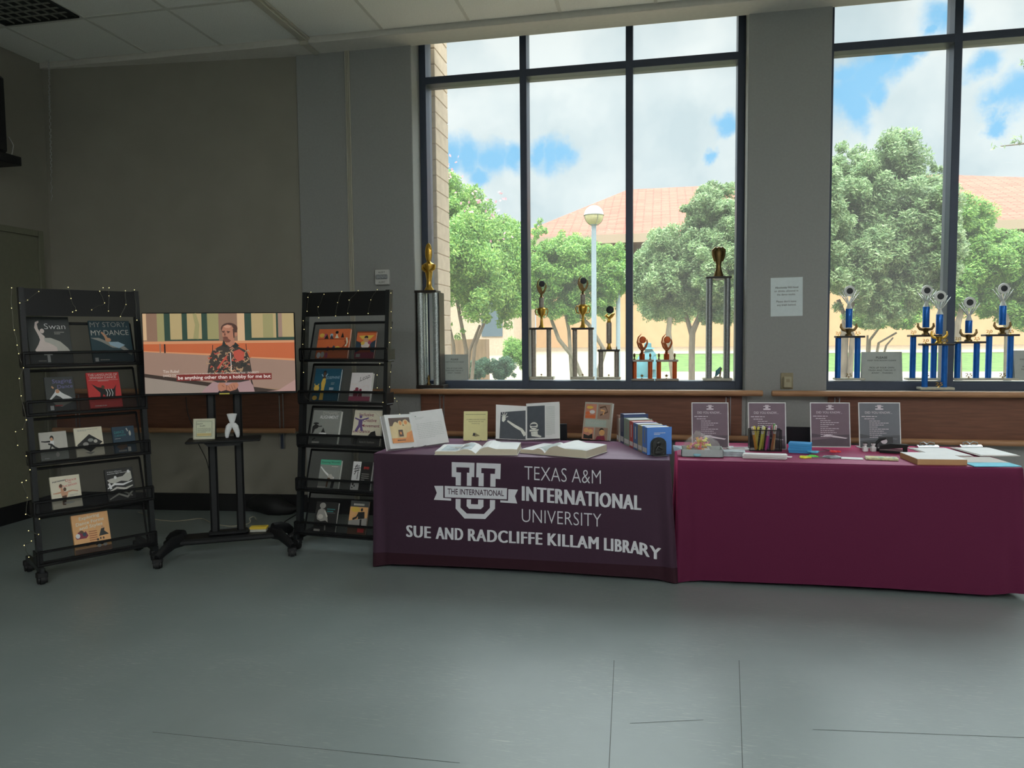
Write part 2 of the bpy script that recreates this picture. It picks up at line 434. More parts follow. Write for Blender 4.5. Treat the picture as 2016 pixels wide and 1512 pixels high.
# door in the left wall
db = MB().box((XL-.02, 4.45, .01), (XL+.02, 5.43, 2.38), M_door, .003)
do = struct(db.build('door_1', smooth=0))
fr = MB()
fr.box((XL-.01, 5.43, 0), (XL+.035, 5.48, 2.43), M_door, .003); fr.box((XL-.01, 4.40, 0), (XL+.035, 4.45, 2.43), M_door, .003); fr.box((XL-.01, 4.45, 2.38), (XL+.0345, 5.43, 2.43), M_door, .003)
fr.build('door_frame', do, 0)
hb = MB().tube([(XL+.02, 4.52, 1.02), (XL+.07, 4.52, 1.02), (XL+.075, 4.63, 1.02)], .011, M_chrome)
hb.box((XL+.018, 4.49, .95), (XL+.028, 4.55, 1.09), M_chrome, .003); hb.build('door_handle', do)

# ballet barres: two wooden rails on steel brackets
def barre(label, P, ang, L, brs, yoff):
    root = thing('ballet_barre', label, 'barre', P, ang)
    for z, nm in ((1.054, 'upper_rail'), (.715, 'lower_rail')):
        MB().tube([(0, -yoff, z), (.004, -yoff, z), (L-.004, -yoff, z), (L, -yoff, z)], [.016, .022, .022, .016], M_rail, 14).build(nm, root)
    for bx in brs:
        q = MB()
        for dx in (-.016, .016): q.box((bx+dx-.004, -.028, .55), (bx+dx+.004, -.010, 1.02), M_chrome, .001)
        q.box((bx-.016, -.018, .55), (bx+.016, -.004, 1.0), M_frame)
        for z in (1.054, .715): q.tube([(bx, -.02, z-.03), (bx, -yoff*.6, z-.034), (bx, -yoff, z-.012)], .009, M_chrome)
        q.build('bracket', root)
pp = lwp(-5.29)
barre('wooden ballet barre on the wall behind the television and left rack', pp, LA, 2.27, (.25, 2.12), .10)
barre('wooden ballet barre under the window with the silver and gold trophies', (-2.35, YW, 0), 0, 3.09, (.60, 2.85), .10)
barre('wooden ballet barre under the window with the blue trophies', (.80, YW, 0), 0, 5.0, (.47, 2.6, 4.6), .10)

# added fill lights: unseen glowing ceiling panels that brighten the room
M_fill = mat('fill_panel_glow', (246, 249, 255), emit=80.0, var=.0)
for i, (lx, ly) in enumerate(((-1.4, -2.0), (1.4, -2.0), (4.2, -2.0), (-1.4, -4.4), (1.4, -4.4), (4.2, -4.4), (4.9, .8))):
    t_ = thing('fill_light', 'added square fill light panel in the ceiling, out of view', 'fill light', (lx, ly, ZC-.03), 0, 'added fill lights out of view')
    MB().box((-.30, -.30, 0), (.30, .30, .02), M_fill).build('fill_panel', t_, 0)
    q = MB()
    for s in (-1, 1):
        q.box((s*.30, -.33, -.006), (s*.33, .33, .029), M_white); q.box((-.33, s*.30, -.006), (.33, s*.33, .029), M_white)
    q.build('frame', t_, 0)

# ------------------------------------------------------------------ outdoors
M_grass = mat('lawn_grass', (86, 114, 50), rough=.9, raw=True, var=.35, scale=4)
M_path = mat('concrete_path', (166, 152, 130), rough=.85, raw=True, var=.06, scale=3)
M_tan = mat('tan_brick', (216, 174, 132), rough=.85, raw=True, var=.05, scale=2)
M_brick = mat('pier_brick', (190, 170, 148), rough=.85, raw=True, var=.1, scale=12)
M_eave = mat('eave_board', (96, 78, 66), rough=.8, raw=True)
M_gutter = mat('gutter_metal', (172, 150, 128), rough=.6, raw=True)
M_dirt = mat('shaded_mulch', (150, 132, 108), rough=.95, raw=True, var=.25, scale=6)
M_conc = mat('stained_concrete', (128, 104, 80), rough=.9, raw=True, var=.2, scale=2, stretch=(6, 6, .7))
M_bark = mat('grey_bark', (124, 112, 96), rough=.9, raw=True, var=.25, scale=9, stretch=(2, 2, .6))
def gz(y): return -.12+max(0, y-9)*.031        # the ground rises gently away from the house
g = MB()
ys = [6.3, 9, 14, 20, 26, 36, 48]
for i in range(len(ys)-1):
    y0, y1 = ys[i], ys[i+1]
    g.add([(-60, y0, gz(y0)), (80, y0, gz(y0)), (80, y1, gz(y1)), (-60, y1, gz(y1))], [(0, 1, 2, 3)], M_grass if i in (2, 3, 4) else M_dirt)
g.add([(-60, 6.3, gz(6.3)), (80, 6.3, gz(6.3)), (80, 6.3, -.6), (-60, 6.3, -.6)], [(0, 1, 2, 3)], M_dirt)
struct(g.build('outdoor_ground', smooth=0))
p = MB()
for y0, y1, x0, x1 in ((17.5, 24, -40, 60), (34.5, 37, -40, 70)):
    p.add([(x0, y0, gz(y0)+.015), (x1, y0, gz(y0)+.015), (x1, y1, gz(y1)+.015), (x0, y1, gz(y1)+.015)], [(0, 1, 2, 3)], M_path)
xl0, xl1 = ony(1238, 735, 24).x, ony(1238, 700, 34.6).x
p.add([(-40, 23.9, gz(23.9)+.016), (xl0, 23.9, gz(23.9)+.016), (xl1, 34.6, gz(34.6)+.016), (-40, 34.6, gz(34.6)+.016)], [(0, 1, 2, 3)], M_path)
struct(p.build('outdoor_path', smooth=0))
# brick pier at the left edge of the first window
q = MB()
PX = ony(858.5, 300, 6.5).x
for k in range(34):
    q.box((PX-.5, 6.5, -.12+k*.14), (PX, 6.9, -.12+k*.14+.132), M_brick, .004); q.box((PX-.49, 6.51, -.12+k*.14+.13), (PX-.005, 6.89, -.12+k*.14+.142), M_gutter)
tag(q.build('brick_pier', smooth=0), 'pale brick pier outside the left edge of the first window', 'pier')

# long building with a clay tile hip roof
def roof_mat():
    m = bpy.data.materials.new('clay_roof_tile'); t, n, l = nodes_of(m); b = n['Principled BSDF']; b.inputs['Roughness'].default_value = .85
    co = n.new('ShaderNodeTexCoord'); mp = n.new('ShaderNodeMapping'); mp.inputs['Scale'].default_value = (.5, 1, 1); l.new(co.outputs['UV'], mp.inputs['Vector'])
    br = n.new('ShaderNodeTexBrick'); br.inputs['Scale'].default_value = 1; br.inputs['Brick Width'].default_value = .5; br.inputs['Row Height'].default_value = .17; br.inputs['Mortar Size'].default_value = .022
    br.inputs['Color1'].default_value = rgb((190, 108, 86)); br.inputs['Color2'].default_value = rgb((166, 88, 68)); br.inputs['Mortar'].default_value = rgb((132, 70, 54))
    co2 = n.new('ShaderNodeTexCoord'); l.new(co2.outputs['Object'], mp.inputs['Vector']); l.new(mp.outputs['Vector'], br.inputs['Vector']); l.new(br.outputs['Color'], b.inputs['Base Color'])
    return m
BY = 42.0
bl = thing('campus_building', 'long tan building with a red clay tile hip roof beyond the trees', 'building', (10, BY, gz(BY)), 0)
def lo(v): return Vector(v)-Vector((10, BY, gz(BY)))
e0 = ony(1000, 472, BY-1.5); e1 = Vector((52, BY-1.5, e0.z)); r0 = ony(1236, 371, BY+9); r1 = ony(1850, 346, BY+9)
ez = (ony(1200, 459, BY-1.5).z+e0.z)/2; rz = (r0.z+r1.z)/2
A = [lo((e0.x, BY-1.5, ez)), lo((40, BY-1.5, ez)), lo((40, BY+20, ez)), lo((e0.x, BY+20, ez)), lo((r0.x, BY+9, rz)), lo((r1.x, BY+9, rz))]
MB().add(A, [(0, 1, 5, 4), (1, 2, 5), (2, 3, 4, 5), (3, 0, 4)], roof_mat()).build('roof', bl, 0)
q = MB().box(lo((e0.x, BY-1.5, ez-.45)), lo((40, BY-1.42, ez+.02)), M_gutter); q.box(lo((e0.x, BY-1.5, ez-.45)), lo((e0.x+.08, BY+20, ez+.02)), M_gutter); q.build('gutter', bl, 0)
MB().box(lo((e0.x+.1, BY-1.4, ez-.46)), lo((39.9, BY+19.9, ez-.3)), M_eave).build('eave', bl, 0)
MB().box(lo((e0.x+1.3, BY, gz(BY)-.2)), lo((38.6, BY+18.5, ez-.46)), M_tan).build('wall', bl, 0)
MB().box(lo((e0.x+1.25, BY-.06, ez-1.9)), lo((38.7, BY+.1, ez-.47)), M_eave).build('eave_shade_band', bl, 0)  # dark band on the wall: eave shadow and brown soffit as colour
M_dkglass = mat('dark_window_glass', (90, 104, 112), rough=.1, raw=True)
for wx in range(-2, 38, 5):
    MB().box((wx-10, -.05, 4.2-gz(BY)), (wx-8.6, .1, 6.0-gz(BY)), M_dkglass).build('window', bl, 0)

# a second brick wing far behind the blossoming tree
wa, wb2 = ony(700, 690, 34), ony(1012, 690, 34)
wg = thing('brick_wing', 'tan brick building wing far behind the blossoming tree', 'building', ((wa.x+wb2.x)/2, 34, gz(34)), 0); hw = (wb2.x-wa.x)/2
MB().box((-hw, 0, -.3), (hw, 6, 4.6), M_brick).build('wall', wg, 0)
MB().box((-hw-.3, -.3, 4.6), (hw+.3, 6.3, 4.9), M_eave, .02).build('roof_edge', wg, 0)
for k in range(3): MB().box((-hw+1.2+k*2.6, -.05, .9), (-hw+2.2+k*2.6, .1, 2.6), M_dkglass).build('window', wg, 0)

# low stained wall and planter at the left
a, b_ = ony(866, 668, 19), ony(957, 700, 19)
tag(MB().box((a.x-2, 19, gz(19)-.1), (b_.x, 19.4, a.z), M_conc, .01).build('garden_wall', smooth=0), 'low stained brown concrete wall beside the shrubs outside', 'wall')

# lamp post
lp = ony(1169, 424, 14.5)
M_post = mat('post_paint', (146, 160, 168), rough=.5, raw=True)
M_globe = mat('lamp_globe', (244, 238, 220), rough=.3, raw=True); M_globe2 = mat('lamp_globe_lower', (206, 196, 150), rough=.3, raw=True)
t_ = thing('street_lamp', 'pale lamp post with a round globe in front of the red roof', 'street lamp', (lp.x, 14.5, gz(14.5)))
h = lp.z-gz(14.5)
MB().lathe([(.10, 0), (.10, .1), (.052, .16), (.048, h-.2), (.07, h-.19), (.07, h-.15)], M_post, 14).build('post', t_)
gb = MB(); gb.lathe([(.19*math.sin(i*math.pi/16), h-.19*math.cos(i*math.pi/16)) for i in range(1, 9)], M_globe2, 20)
gb.lathe([(.19*math.sin(i*math.pi/16), h-.19*math.cos(i*math.pi/16)) for i in range(8, 16)], M_globe, 20); gb.build('globe', t_)
cg = MB().tube([(.195*math.cos(i*math.pi/12), .195*math.sin(i*math.pi/12), h) for i in range(25)], .008, M_chrome, 6)
for k in range(4):
    w_ = k*math.pi/2+.5; cg.tube([(.2*math.sin(i*math.pi/16)*math.cos(w_), .2*math.sin(i*math.pi/16)*math.sin(w_), h-.2*math.cos(i*math.pi/16)) for i in range(1, 9)], .006, M_chrome, 5)
cg.build('globe_cage', t_)
sp = ony(1217, 690, 17)
tag(MB().lathe([(.05, 0), (.05, 2.6), (.03, 2.63)], M_post, 10).build('metal_post', loc=(sp.x, 17, gz(17))), 'thin pale metal post among the trees right of the lamp post', 'post')

# trees: a trunk with branches and a crown of single leaves
def leaf_mat(name, c):
    m = bpy.data.materials.new(name); t, n, l = nodes_of(m); b = n['Principled BSDF']; col = rgb(c)
    oi = n.new('ShaderNodeTexCoord'); nz = n.new('ShaderNodeTexNoise'); nz.inputs['Scale'].default_value = 5; l.new(oi.outputs['Object'], nz.inputs['Vector'])
    r = n.new('ShaderNodeValToRGB'); l.new(nz.outputs['Fac'], r.inputs['Fac'])
    r.color_ramp.elements[0].position = .3; r.color_ramp.elements[0].color = tuple(v*.75 for v in col[:3])+(1,)
    r.color_ramp.elements[1].position = .7; r.color_ramp.elements[1].color = tuple(v*1.2 for v in col[:3])+(1,)
    b.inputs['Roughness'].default_value = .55; l.new(r.outputs['Color'], b.inputs['Base Color'])
    tl = n.new('ShaderNodeBsdfTranslucent'); l.new(r.outputs['Color'], tl.inputs['Color'])
    mx = n.new('ShaderNodeMixShader'); mx.inputs['Fac'].default_value = .35
    l.new(b.outputs[0], mx.inputs[1]); l.new(tl.outputs[0], mx.inputs[2]); l.new(mx.outputs[0], n['Material Output'].inputs['Surface'])
    return m
LEAF = {'lime': [leaf_mat('lime_leaf', (172, 205, 112)), leaf_mat('mid_leaf', (140, 182, 92)), leaf_mat('deep_leaf', (106, 150, 80))],
        'oak': [leaf_mat('oak_leaf', (182, 200, 150)), leaf_mat('oak_leaf_mid', (146, 172, 118)), leaf_mat('oak_leaf_deep', (112, 142, 94))],
        'bush': [leaf_mat('bush_leaf', (96, 132, 96)), leaf_mat('bush_leaf_deep', (70, 106, 82)), leaf_mat('bush_leaf_mid', (84, 120, 86))]}
M_pink = leaf_mat('pink_blossom', (226, 170, 180))
def crown(name, blobs, n, size, mats, parent, base, Y, rnd, extra=None):
    n = int(n*2.2); size *= .62
    """blobs: (px, py, rx, ry) in photograph pixels at depth Y, each filled with single leaves around its shell"""
    V = []; F = []; MI = []
    k = 1/FPX
    bl = []
    for (px, py, rx, ry) in blobs:
        c = ony(px, py, Y+rnd.uniform(-.4, .4)); d = (c-EYE).dot(FW)*k
        bl.append((c, rx*d, ry*d))
    wt = [b[1]*b[2] for b in bl]
    sub_ = []                                # small clumps over every blob give an uneven outline
    for b, w in zip(bl, wt):
        for _ in range(max(8, int(90*w/max(wt)))):
            d = Vector((rnd.gauss(0, 1), rnd.gauss(0, 1), rnd.gauss(0, 1))).normalized()
            rr = rnd.uniform(.25, .97)
            sub_.append((b[0]+Vector((d.x*b[1]*rr, d.y*min(b[1], b[2])*rr, d.z*b[2]*rr)), rnd.uniform(.2, .36)*min(b[1], b[2]), w))
    tot = [s[1]**2 for s in sub_]
    for s in rnd.choices(sub_, tot, k=n):
        d = Vector((rnd.gauss(0, 1), rnd.gauss(0, 1), rnd.gauss(0, 1))).normalized()
        p = s[0]+d*(s[1]*rnd.random()**.4)-base
        a = Vector((rnd.gauss(0, 1), rnd.gauss(0, 1), rnd.gauss(0, 1))).normalized(); b = a.orthogonal().normalized()
        q = size*rnd.uniform(.6, 1.3); a *= q; b *= q*.42; o = len(V)
        V += [p-a, p+b*.9-a*.1, p+a, p-b*.9-a*.1]; F.append((o, o+1, o+2, o+3))
        MI.append(rnd.choices((0, 1, 2), (3, 4, 3))[0])
    if extra:
        for (px, py, rx, ry, cnt) in extra:
            c = ony(px, py, Y-.5); d = (c-EYE).dot(FW)*k
            for _ in range(cnt):
                p = c+Vector((rnd.gauss(0, .5)*rx*d, rnd.gauss(0, .3), rnd.gauss(0, .5)*ry*d))-base
                a = Vector((rnd.gauss(0, 1), rnd.gauss(0, 1), rnd.gauss(0, 1))).normalized()*size; b = a.orthogonal().normalized()*size*.7; o = len(V)
                V += [p-a, p+b, p+a, p-b]; F.append((o, o+1, o+2, o+3)); MI.append(3)
    me = bpy.data.meshes.new(name); me.from_pydata([tuple(v) for v in V], [], F)
    for m in mats: me.materials.append(m)
    me.polygons.foreach_set('material_index', MI); me.update()
    o = bpy.data.objects.new(name, me); COL.objects.link(o); o.parent = parent
    return o
def tree(label, px, Y, kind, blobs, n, size, stems, extra=None, name='tree', cat='tree', seed=1):
    rnd = random.Random(seed)
    b = ony(px, 700, Y); base = Vector((b.x, Y, gz(Y)))
    root = thing(name, label, cat, base, 0)
    if stems:
        q = MB()
        for st in stems:     # each stem: pixel polyline with widths
            pts = []; rs = []
            for i, (sx, sy, sw) in enumerate(st):
                pnt = ony(sx, sy, Y+rnd.uniform(-.1, .1)); pts.append(pnt-base); rs.append(sw*.5*(pnt-EYE).dot(FW)/FPX)
            pts[0].z = min(pts[0].z, 0) if st[0][1] > 690 else pts[0].z
            q.tube(pts, rs, M_bark, 8)
        q.build('trunk', root)
    crown('crown', blobs, n, size, LEAF[kind]+[M_pink], root, base, Y, rnd, extra)
    return root
tree('bushy light green tree with pink blossoms left of the first mullion', 920, 12.5, 'lime',
     [(895, 420, 60, 70), (950, 470, 75, 75), (880, 520, 70, 90), (960, 560, 80, 70), (1000, 500, 45, 60), (880, 370, 35, 45), (1000, 590, 50, 50), (860, 600, 40, 60), (930, 520, 100, 110), (1020, 540, 30, 80), (985, 635, 40, 26), (880, 650, 34, 24)], 60000, .052,
     [[(915, 745, 9), (918, 690, 8), (905, 620, 7), (890, 540, 5)], [(920, 745, 8), (935, 680, 7), (960, 620, 5)], [(912, 745, 7), (925, 690, 6), (945, 640, 5)], [(900, 745, 8), (893, 680, 7), (880, 620, 5)]],
     [(885, 340, 26, 22, 22), (930, 395, 30, 16, 20), (985, 385, 14, 12, 8), (960, 415, 40, 18, 14), (985, 470, 20, 14, 6), (870, 335, 20, 20, 16)], seed=3)
tree('spreading bright green tree behind the lamp post', 1130, 17, 'lime',
     [(1085, 540, 60, 62), (1140, 520, 52, 60), (1195, 550, 50, 75), (1120, 600, 75, 40), (1060, 470, 22, 45), (1215, 520, 40, 50), (1095, 490, 35, 35)], 50000, .058,
     [[(1160, 738, 10), (1130, 705, 9), (1100, 668, 8), (1082, 620, 6), (1075, 570, 4)], [(1165, 735, 11), (1190, 690, 9), (1160, 640, 8), (1120, 600, 5)], [(1128, 720, 8), (1120, 650, 7), (1108, 590, 5)]], seed=5)
tree('grey-green oak tree in the right pane of the first window', 1365, 13.5, 'oak',
     [(1400, 420, 55, 75), (1330, 510, 85, 62), (1410, 520, 60, 80), (1290, 560, 55, 60), (1360, 580, 75, 50), (1425, 600, 50, 45), (1365, 410, 28, 22), (1440, 470, 50, 80)], 70000, .052,
     [[(1362, 748, 13), (1362, 690, 12), (1363, 655, 12), (1380, 615, 9), (1400, 560, 6)], [(1362, 660, 10), (1352, 625, 8), (1335, 570, 5)]], seed=9)
tree('slim leaning tree trunk with small crown left of the oak', 1318, 19, 'oak',
     [(1300, 590, 50, 40), (1345, 600, 40, 34)], 10000, .06, [[(1328, 700, 12), (1316, 655, 11), (1320, 615, 8), (1330, 570, 5)]], seed=10)
tree('tall oak tree filling the left pane of the second window', 1690, 11.5, 'oak',
     [(1750, 330, 70, 70), (1690, 380, 75, 75), (1800, 400, 70, 80), (1720, 480, 100, 80), (1810, 520, 80, 85), (1670, 530, 70, 80), (1740, 590, 95, 50), (1840, 440, 50, 90), (1660, 320, 40, 40), (1600, 420, 70, 100), (1850, 330, 24, 30)], 110000, .05,
     [[(1662, 748, 22), (1660, 690, 18), (1665, 630, 14), (1690, 560, 9)], [(1668, 745, 12), (1678, 660, 10), (1650, 590, 8)]], seed=12)
tree('small many-stemmed tree behind the keep clean sign', 1716, 15, 'lime',
     [(1720, 620, 60, 30), (1770, 610, 50, 34)], 14000, .05, [[(1706, 700, 7), (1712, 670, 6), (1735, 640, 4)], [(1708, 700, 6), (1730, 675, 5), (1765, 655, 4)], [(1706, 700, 6), (1708, 660, 4)], [(1710, 700, 5), (1745, 680, 4), (1758, 665, 3)]], seed=13)
tree('rounded green tree right of the second window mullion', 1960, 15, 'lime',
     [(1910, 470, 55, 75), (1960, 530, 70, 70), (1900, 560, 70, 60), (2000, 590, 60, 60), (1890, 420, 40, 40)], 60000, .052,
     [[(1890, 700, 16), (1885, 640, 13), (1900, 580, 8)], [(1985, 720, 16), (1984, 640, 12), (1970, 580, 8)]], seed=15)
tree('oak branch with hanging leaves at the right edge of the view', 2060, 9, 'oak', [(2012, 126, 12, 10), (1968, 287, 18, 7), (2000, 278, 16, 9), (2080, 260, 50, 30), (2110, 150, 70, 90)], 4000, .05,
     [[(2110, 745, 18), (2105, 500, 16), (2090, 300, 10), (2040, 280, 4), (1970, 288, 2)], [(2092, 300, 7), (2060, 180, 5), (2015, 130, 2)]], extra=None, seed=21)
for nm, lb, px, Y, bb, n_, sd in (('shrub', 'dark round clipped shrub at the foot of the blossoming tree', 975, 14.6, [(950, 722, 26, 20), (990, 726, 32, 24)], 9000, 31),
                              ('shrub', 'small dark low shrub beside the please sign outside', 932, 13.8, [(935, 735, 18, 12)], 2500, 32),
                              ('shrub', 'upright bright green shrub next to the first mullion', 1010, 16.5, [(1010, 690, 22, 26), (1030, 700, 20, 26)], 6000, 33)):
    tree(lb, px, Y, 'bush' if 'dark' in lb else 'lime', bb, n_, .035, None, name=nm, cat='shrub', seed=sd)

# teal statue of a figure in a hat on the lawn
M_teal = mat('teal_statue', (84, 140, 150), rough=.5, raw=True, var=.12, scale=5)
sc_ = ony(1268, 745, 12); u = .0083
st = thing('statue', 'teal statue of a stooping figure in a brimmed hat outside', 'statue', (sc_.x, 12, gz(12)))
q = MB(); zb = sc_.z-gz(12)
def sx(px): return (px-1268)*u
def sz(py): return (745-py)*u+zb
q.box((-.2, -.16, 0), (.2, .16, zb+.02), M_teal, .01)
q.tube([(sx(1262), 0, sz(745)), (sx(1264), 0, sz(725)), (sx(1272), 0, sz(708)), (sx(1280), 0, sz(696)), (sx(1277), 0, sz(690))], [.13, .14, .13, .10, .05], M_teal, 12)
q.tube([(sx(1284), 0, sz(698)), (sx(1288), -.05, sz(712)), (sx(1286), -.08, sz(728))], [.05, .045, .035], M_teal, 10)
q.tube([(sx(1285), 0, sz(745)), (sx(1284), 0, sz(725)), (sx(1276), 0, sz(712))], [.06, .06, .07], M_teal, 10)
q.build('body', st)
q = MB().ball((sx(1276), -.02, sz(689)), .06, M_teal, 12); q.lathe([(.0, .012), (.085, .005), (.11, 0), (.085, .02), (.06, .022), (.055, .09), (.03, .10)], M_teal, 16, Matrix.Translation((sx(1275), -.02, sz(688)))); q.build('hat', st)
# ------------------------------------------------------------------ display racks
M_rack = mat('rack_black', (12, 13, 15), rough=.45, raw=True)
M_rackside = mat('rack_side_black', (28, 31, 33), rough=.35, raw=True)
def perforated(name, c, solid):
    m = bpy.data.materials.new(name); t, n, l = nodes_of(m); b = n['Principled BSDF']; b.inputs['Base Color'].default_value = rgb(c); b.inputs['Roughness'].default_value = .6
    co = n.new('ShaderNodeTexCoord'); ck = n.new('ShaderNodeTexVoronoi'); ck.inputs['Scale'].default_value = 700; ck.inputs['Randomness'].default_value = 0
    l.new(co.outputs['Object'], ck.inputs['Vector'])
    mr = n.new('ShaderNodeMapRange'); l.new(ck.outputs['Distance'], mr.inputs['Value']); mr.inputs['From Min'].default_value = .2; mr.inputs['From Max'].default_value = .8
    mr.inputs['To Min'].default_value = solid-.15; mr.inputs['To Max'].default_value = solid+.15
    tr = n.new('ShaderNodeBsdfTransparent'); mx = n.new('ShaderNodeMixShader'); l.new(mr.outputs['Result'], mx.inputs['Fac'])
    l.new(tr.outputs[0], mx.inputs[1]); l.new(b.outputs[0], mx.inputs[2]); l.new(mx.outputs[0], n['Material Output'].inputs['Surface'])
    return m
M_mesh = perforated('perforated_back', (30, 32, 34), .34)
M_lip = perforated('perforated_lip', (26, 28, 30), .46)
RW, RH = .69, 1.82
SHELF = (1.335, 1.035, .73, .42, .115)
def ry(z): return .17*(z-.06)/1.765
LEAN = 18.5
def caster(mb, x, y, z0, r, mt):
    mb.tube([(x-.012, y, r), (x+.012, y, r)], r, mt, 14)
    mb.tube([(x-.026, y, r), (x-.014, y, r)], r*.8, mt, 14); mb.tube([(x+.014, y, r), (x+.026, y, r)], r*.8, mt, 14)
    mb.box((x-.03, y-.02, r*1.2), (x+.03, y+.03, z0), mt, .006)
    return mb
def rack(label, P, rz):
    root = thing('book_rack', label, 'display rack', P, rz)
    for sx_ in (0, 1):
        x = sx_*(RW-.03); q = MB()
        q.prism([(ry(.05)-.02, .05), (ry(.05)+.03, .05), (ry(RH)+.03, RH), (ry(RH)-.02, RH)], x, x+.03, M_rackside, Matrix(((0, 1, 0, 0), (1, 0, 0, 0), (0, 0, 1, 0), (0, 0, 0, 1))))
        q.box((x, -.05, .07), (x+.03, .34, .105), M_rackside, .004)
        q.build('side_frame', root, 0)
    a, b_ = ry(1.645), ry(RH)
    MB().prism([(a-.018, 1.645), (a-.004, 1.645), (b_-.004, RH-.005), (b_-.018, RH-.005)], .02, RW-.02, M_rack, Matrix(((0, 1, 0, 0), (1, 0, 0, 0), (0, 0, 1, 0), (0, 0, 0, 1)))).build('header_panel', root, 0)
    for i, z in enumerate(SHELF):
        y0 = ry(z)+.035; y1 = y0+.265*math.tan(R(LEAN)); yl = y0-.062; zt = z+.265
        q = MB()
        q.box((-.006, yl, z-.012), (RW+.006, y0+.03, z), M_rack, .002)
        q.tube([(0, yl, z), (RW, yl, z)], .008, M_rack, 6); q.tube([(0, yl, z+.08), (RW, yl, z+.08)], .0085, M_rack, 6)
        for x in (0, RW-.004):
            q.tube([(x, yl, z), (x, yl, z+.08)], .0085, M_rack, 6); q.box((x-.004, yl, z), (x+.006, y0+.05, z+.075), M_rack)
        tr = q.build('shelf_tray', root, 0)
        MB().add([(.008, yl+.002, z+.006), (RW-.008, yl+.002, z+.006), (RW-.008, yl+.002, z+.074), (.008, yl+.002, z+.074)], [(0, 1, 2, 3)], M_lip).build('mesh_lip', tr, 0)
        q = MB()
        q.tube([(.035, y1, zt), (RW-.035, y1, zt)], .009, M_rack, 6)
        for x in (.035, RW-.035): q.tube([(x, y0, z), (x, y1, zt)], .007, M_rack, 6)
        br = q.build('back_frame', root, 0)
        MB().add([(.035, y0+.004, z), (RW-.035, y0+.004, z), (RW-.035, y1+.003, zt), (.035, y1+.003, zt)], [(0, 1, 2, 3)], M_mesh).build('mesh_back', br, 0)
    for x in (.015, RW-.015):
        for y in (-.03, .32): caster(MB(), x, y, .075, .03, M_black).build('caster', root)
    return root
RL_P, RL_Z = Vector((-3.745, 3.775, 0)), R(55.5)
RR_P, RR_Z = Vector((-2.535, 4.76, 0)), R(-6)
rack('black perforated metal display rack on casters at far left, swan book on top', RL_P, RL_Z)
rack('black perforated metal display rack between the television and the first table', RR_P, RR_Z)

def L(c): return c
def book_shell(root, w, h, t, cm, spine=None, pages=None):
    q = MB(); q.box((-w/2, 0, 0), (w/2, .003, h), cm, .001); q.box((-w/2, t-.003, 0), (w/2, t, h), cm, .001); q.box((-w/2, .001, 0), (-w/2+.003, t-.001, h), spine or cm, .001)
    q.build('cover', root, 0)
    MB().box((-w/2+.002, .003, .003), (w/2-.003, t-.003, h-.004), pages or M_pages).build('pages', root, 0)
M_pages = mat('book_pages', (176, 172, 158), var=.08, scale=300, stretch=(1, 60, 1))
BK = lambda n, c, **k: mat(n, c, rough=.4, var=.03, **k)
m_dk = BK('cover_charcoal', (52, 54, 54)); m_wt = BK('print_white', (176, 174, 168)); m_pink = BK('print_pink', (176, 154, 150)); m_gy = BK('print_grey', (110, 108, 104))
m_lgy = BK('print_light_grey', (140, 138, 132)); m_bk = BK('print_black', (28, 28, 28)); m_red = BK('cover_red', (150, 46, 46)); m_cream = BK('cover_cream', (166, 160, 144)); m_teal = BK('cover_teal', (36, 52, 58))
m_tealp = BK('print_teal', (46, 104, 104)); m_navy = BK('cover_navy', (34, 48, 60)); m_blue = BK('print_pale_blue', (120, 140, 152)); m_skin = BK('print_skin', (150, 112, 88)); m_tan = BK('cover_tan', (166, 126, 84))
m_org = BK('cover_orange', (160, 82, 48)); m_orgd = BK('print_rust', (112, 50, 30)); m_yel = BK('print_yellow', (176, 138, 62)); m_mag = BK('print_magenta', (130, 60, 80)); m_lil = BK('cover_lilac', (176, 160, 160)); m_grn = BK('print_green', (64, 130, 106))
m_grcov = BK('cover_grey', (104, 106, 102)); m_maroon = BK('print_maroon', (96, 32, 48)); m_violet = BK('print_violet', (78, 62, 98)); m_brown = BK('print_brown', (70, 50, 36)); m_sky = BK('cover_blue', (46, 76, 118)); m_olive = BK('cover_olive', (150, 140, 96)); m_lab = BK('spine_label', (184, 180, 166))
m_titleb = BK('print_slate_blue', (92, 88, 128))

def rack_book(P, rz, shelf, label, px, ops, cm, t=.018, spine=None):
    """px: left, right, top, bottom of the cover in the photograph"""
    z = SHELF[shelf]+.002
    c, s = math.cos(rz), math.sin(rz)
    def W2(v): return P+Vector((v[0]*c-v[1]*s, v[0]*s+v[1]*c, v[2]))
    yb = ry(SHELF[shelf])+.035
    n = Vector((s*math.cos(R(LEAN)), -c*math.cos(R(LEAN)), math.sin(R(LEAN))))
    off = (t+.012)
    O = W2((0, yb, SHELF[shelf])); O2 = O+n*off
    def loc(x, y):
        p = onpl(x, y, O2, n)-O2
        return p.x*c+p.y*s, p.dot(Vector((-s*math.sin(R(LEAN)), c*math.sin(R(LEAN)), math.cos(R(LEAN)))))
    x0, z0 = loc(px[0], px[3]); x1, _ = loc(px[1], px[3]); xa, zt = loc((px[0]+px[1])/2, px[2])
    w = min(abs(x1-x0), .3); h = zt-.003
    xc = max(w/2+.045, min(RW-.045-w/2, (x0+x1)/2))
    root = thing('book', label, 'book', O2+Vector((c*xc, s*xc, 0))+Vector((0, 0, .004)), 0, 'dance books on the display racks')
    root.rotation_euler = (-R(LEAN), 0, rz)
    book_shell(root, w, h, t, cm, spine)
    q = MB(); art(q, plane_map((-w/2, 0, h), (w, 0, 0), (0, 0, h)), (0, -1, 0), ops, .00012)
    q.build('cover_print', root, 0)
    return root
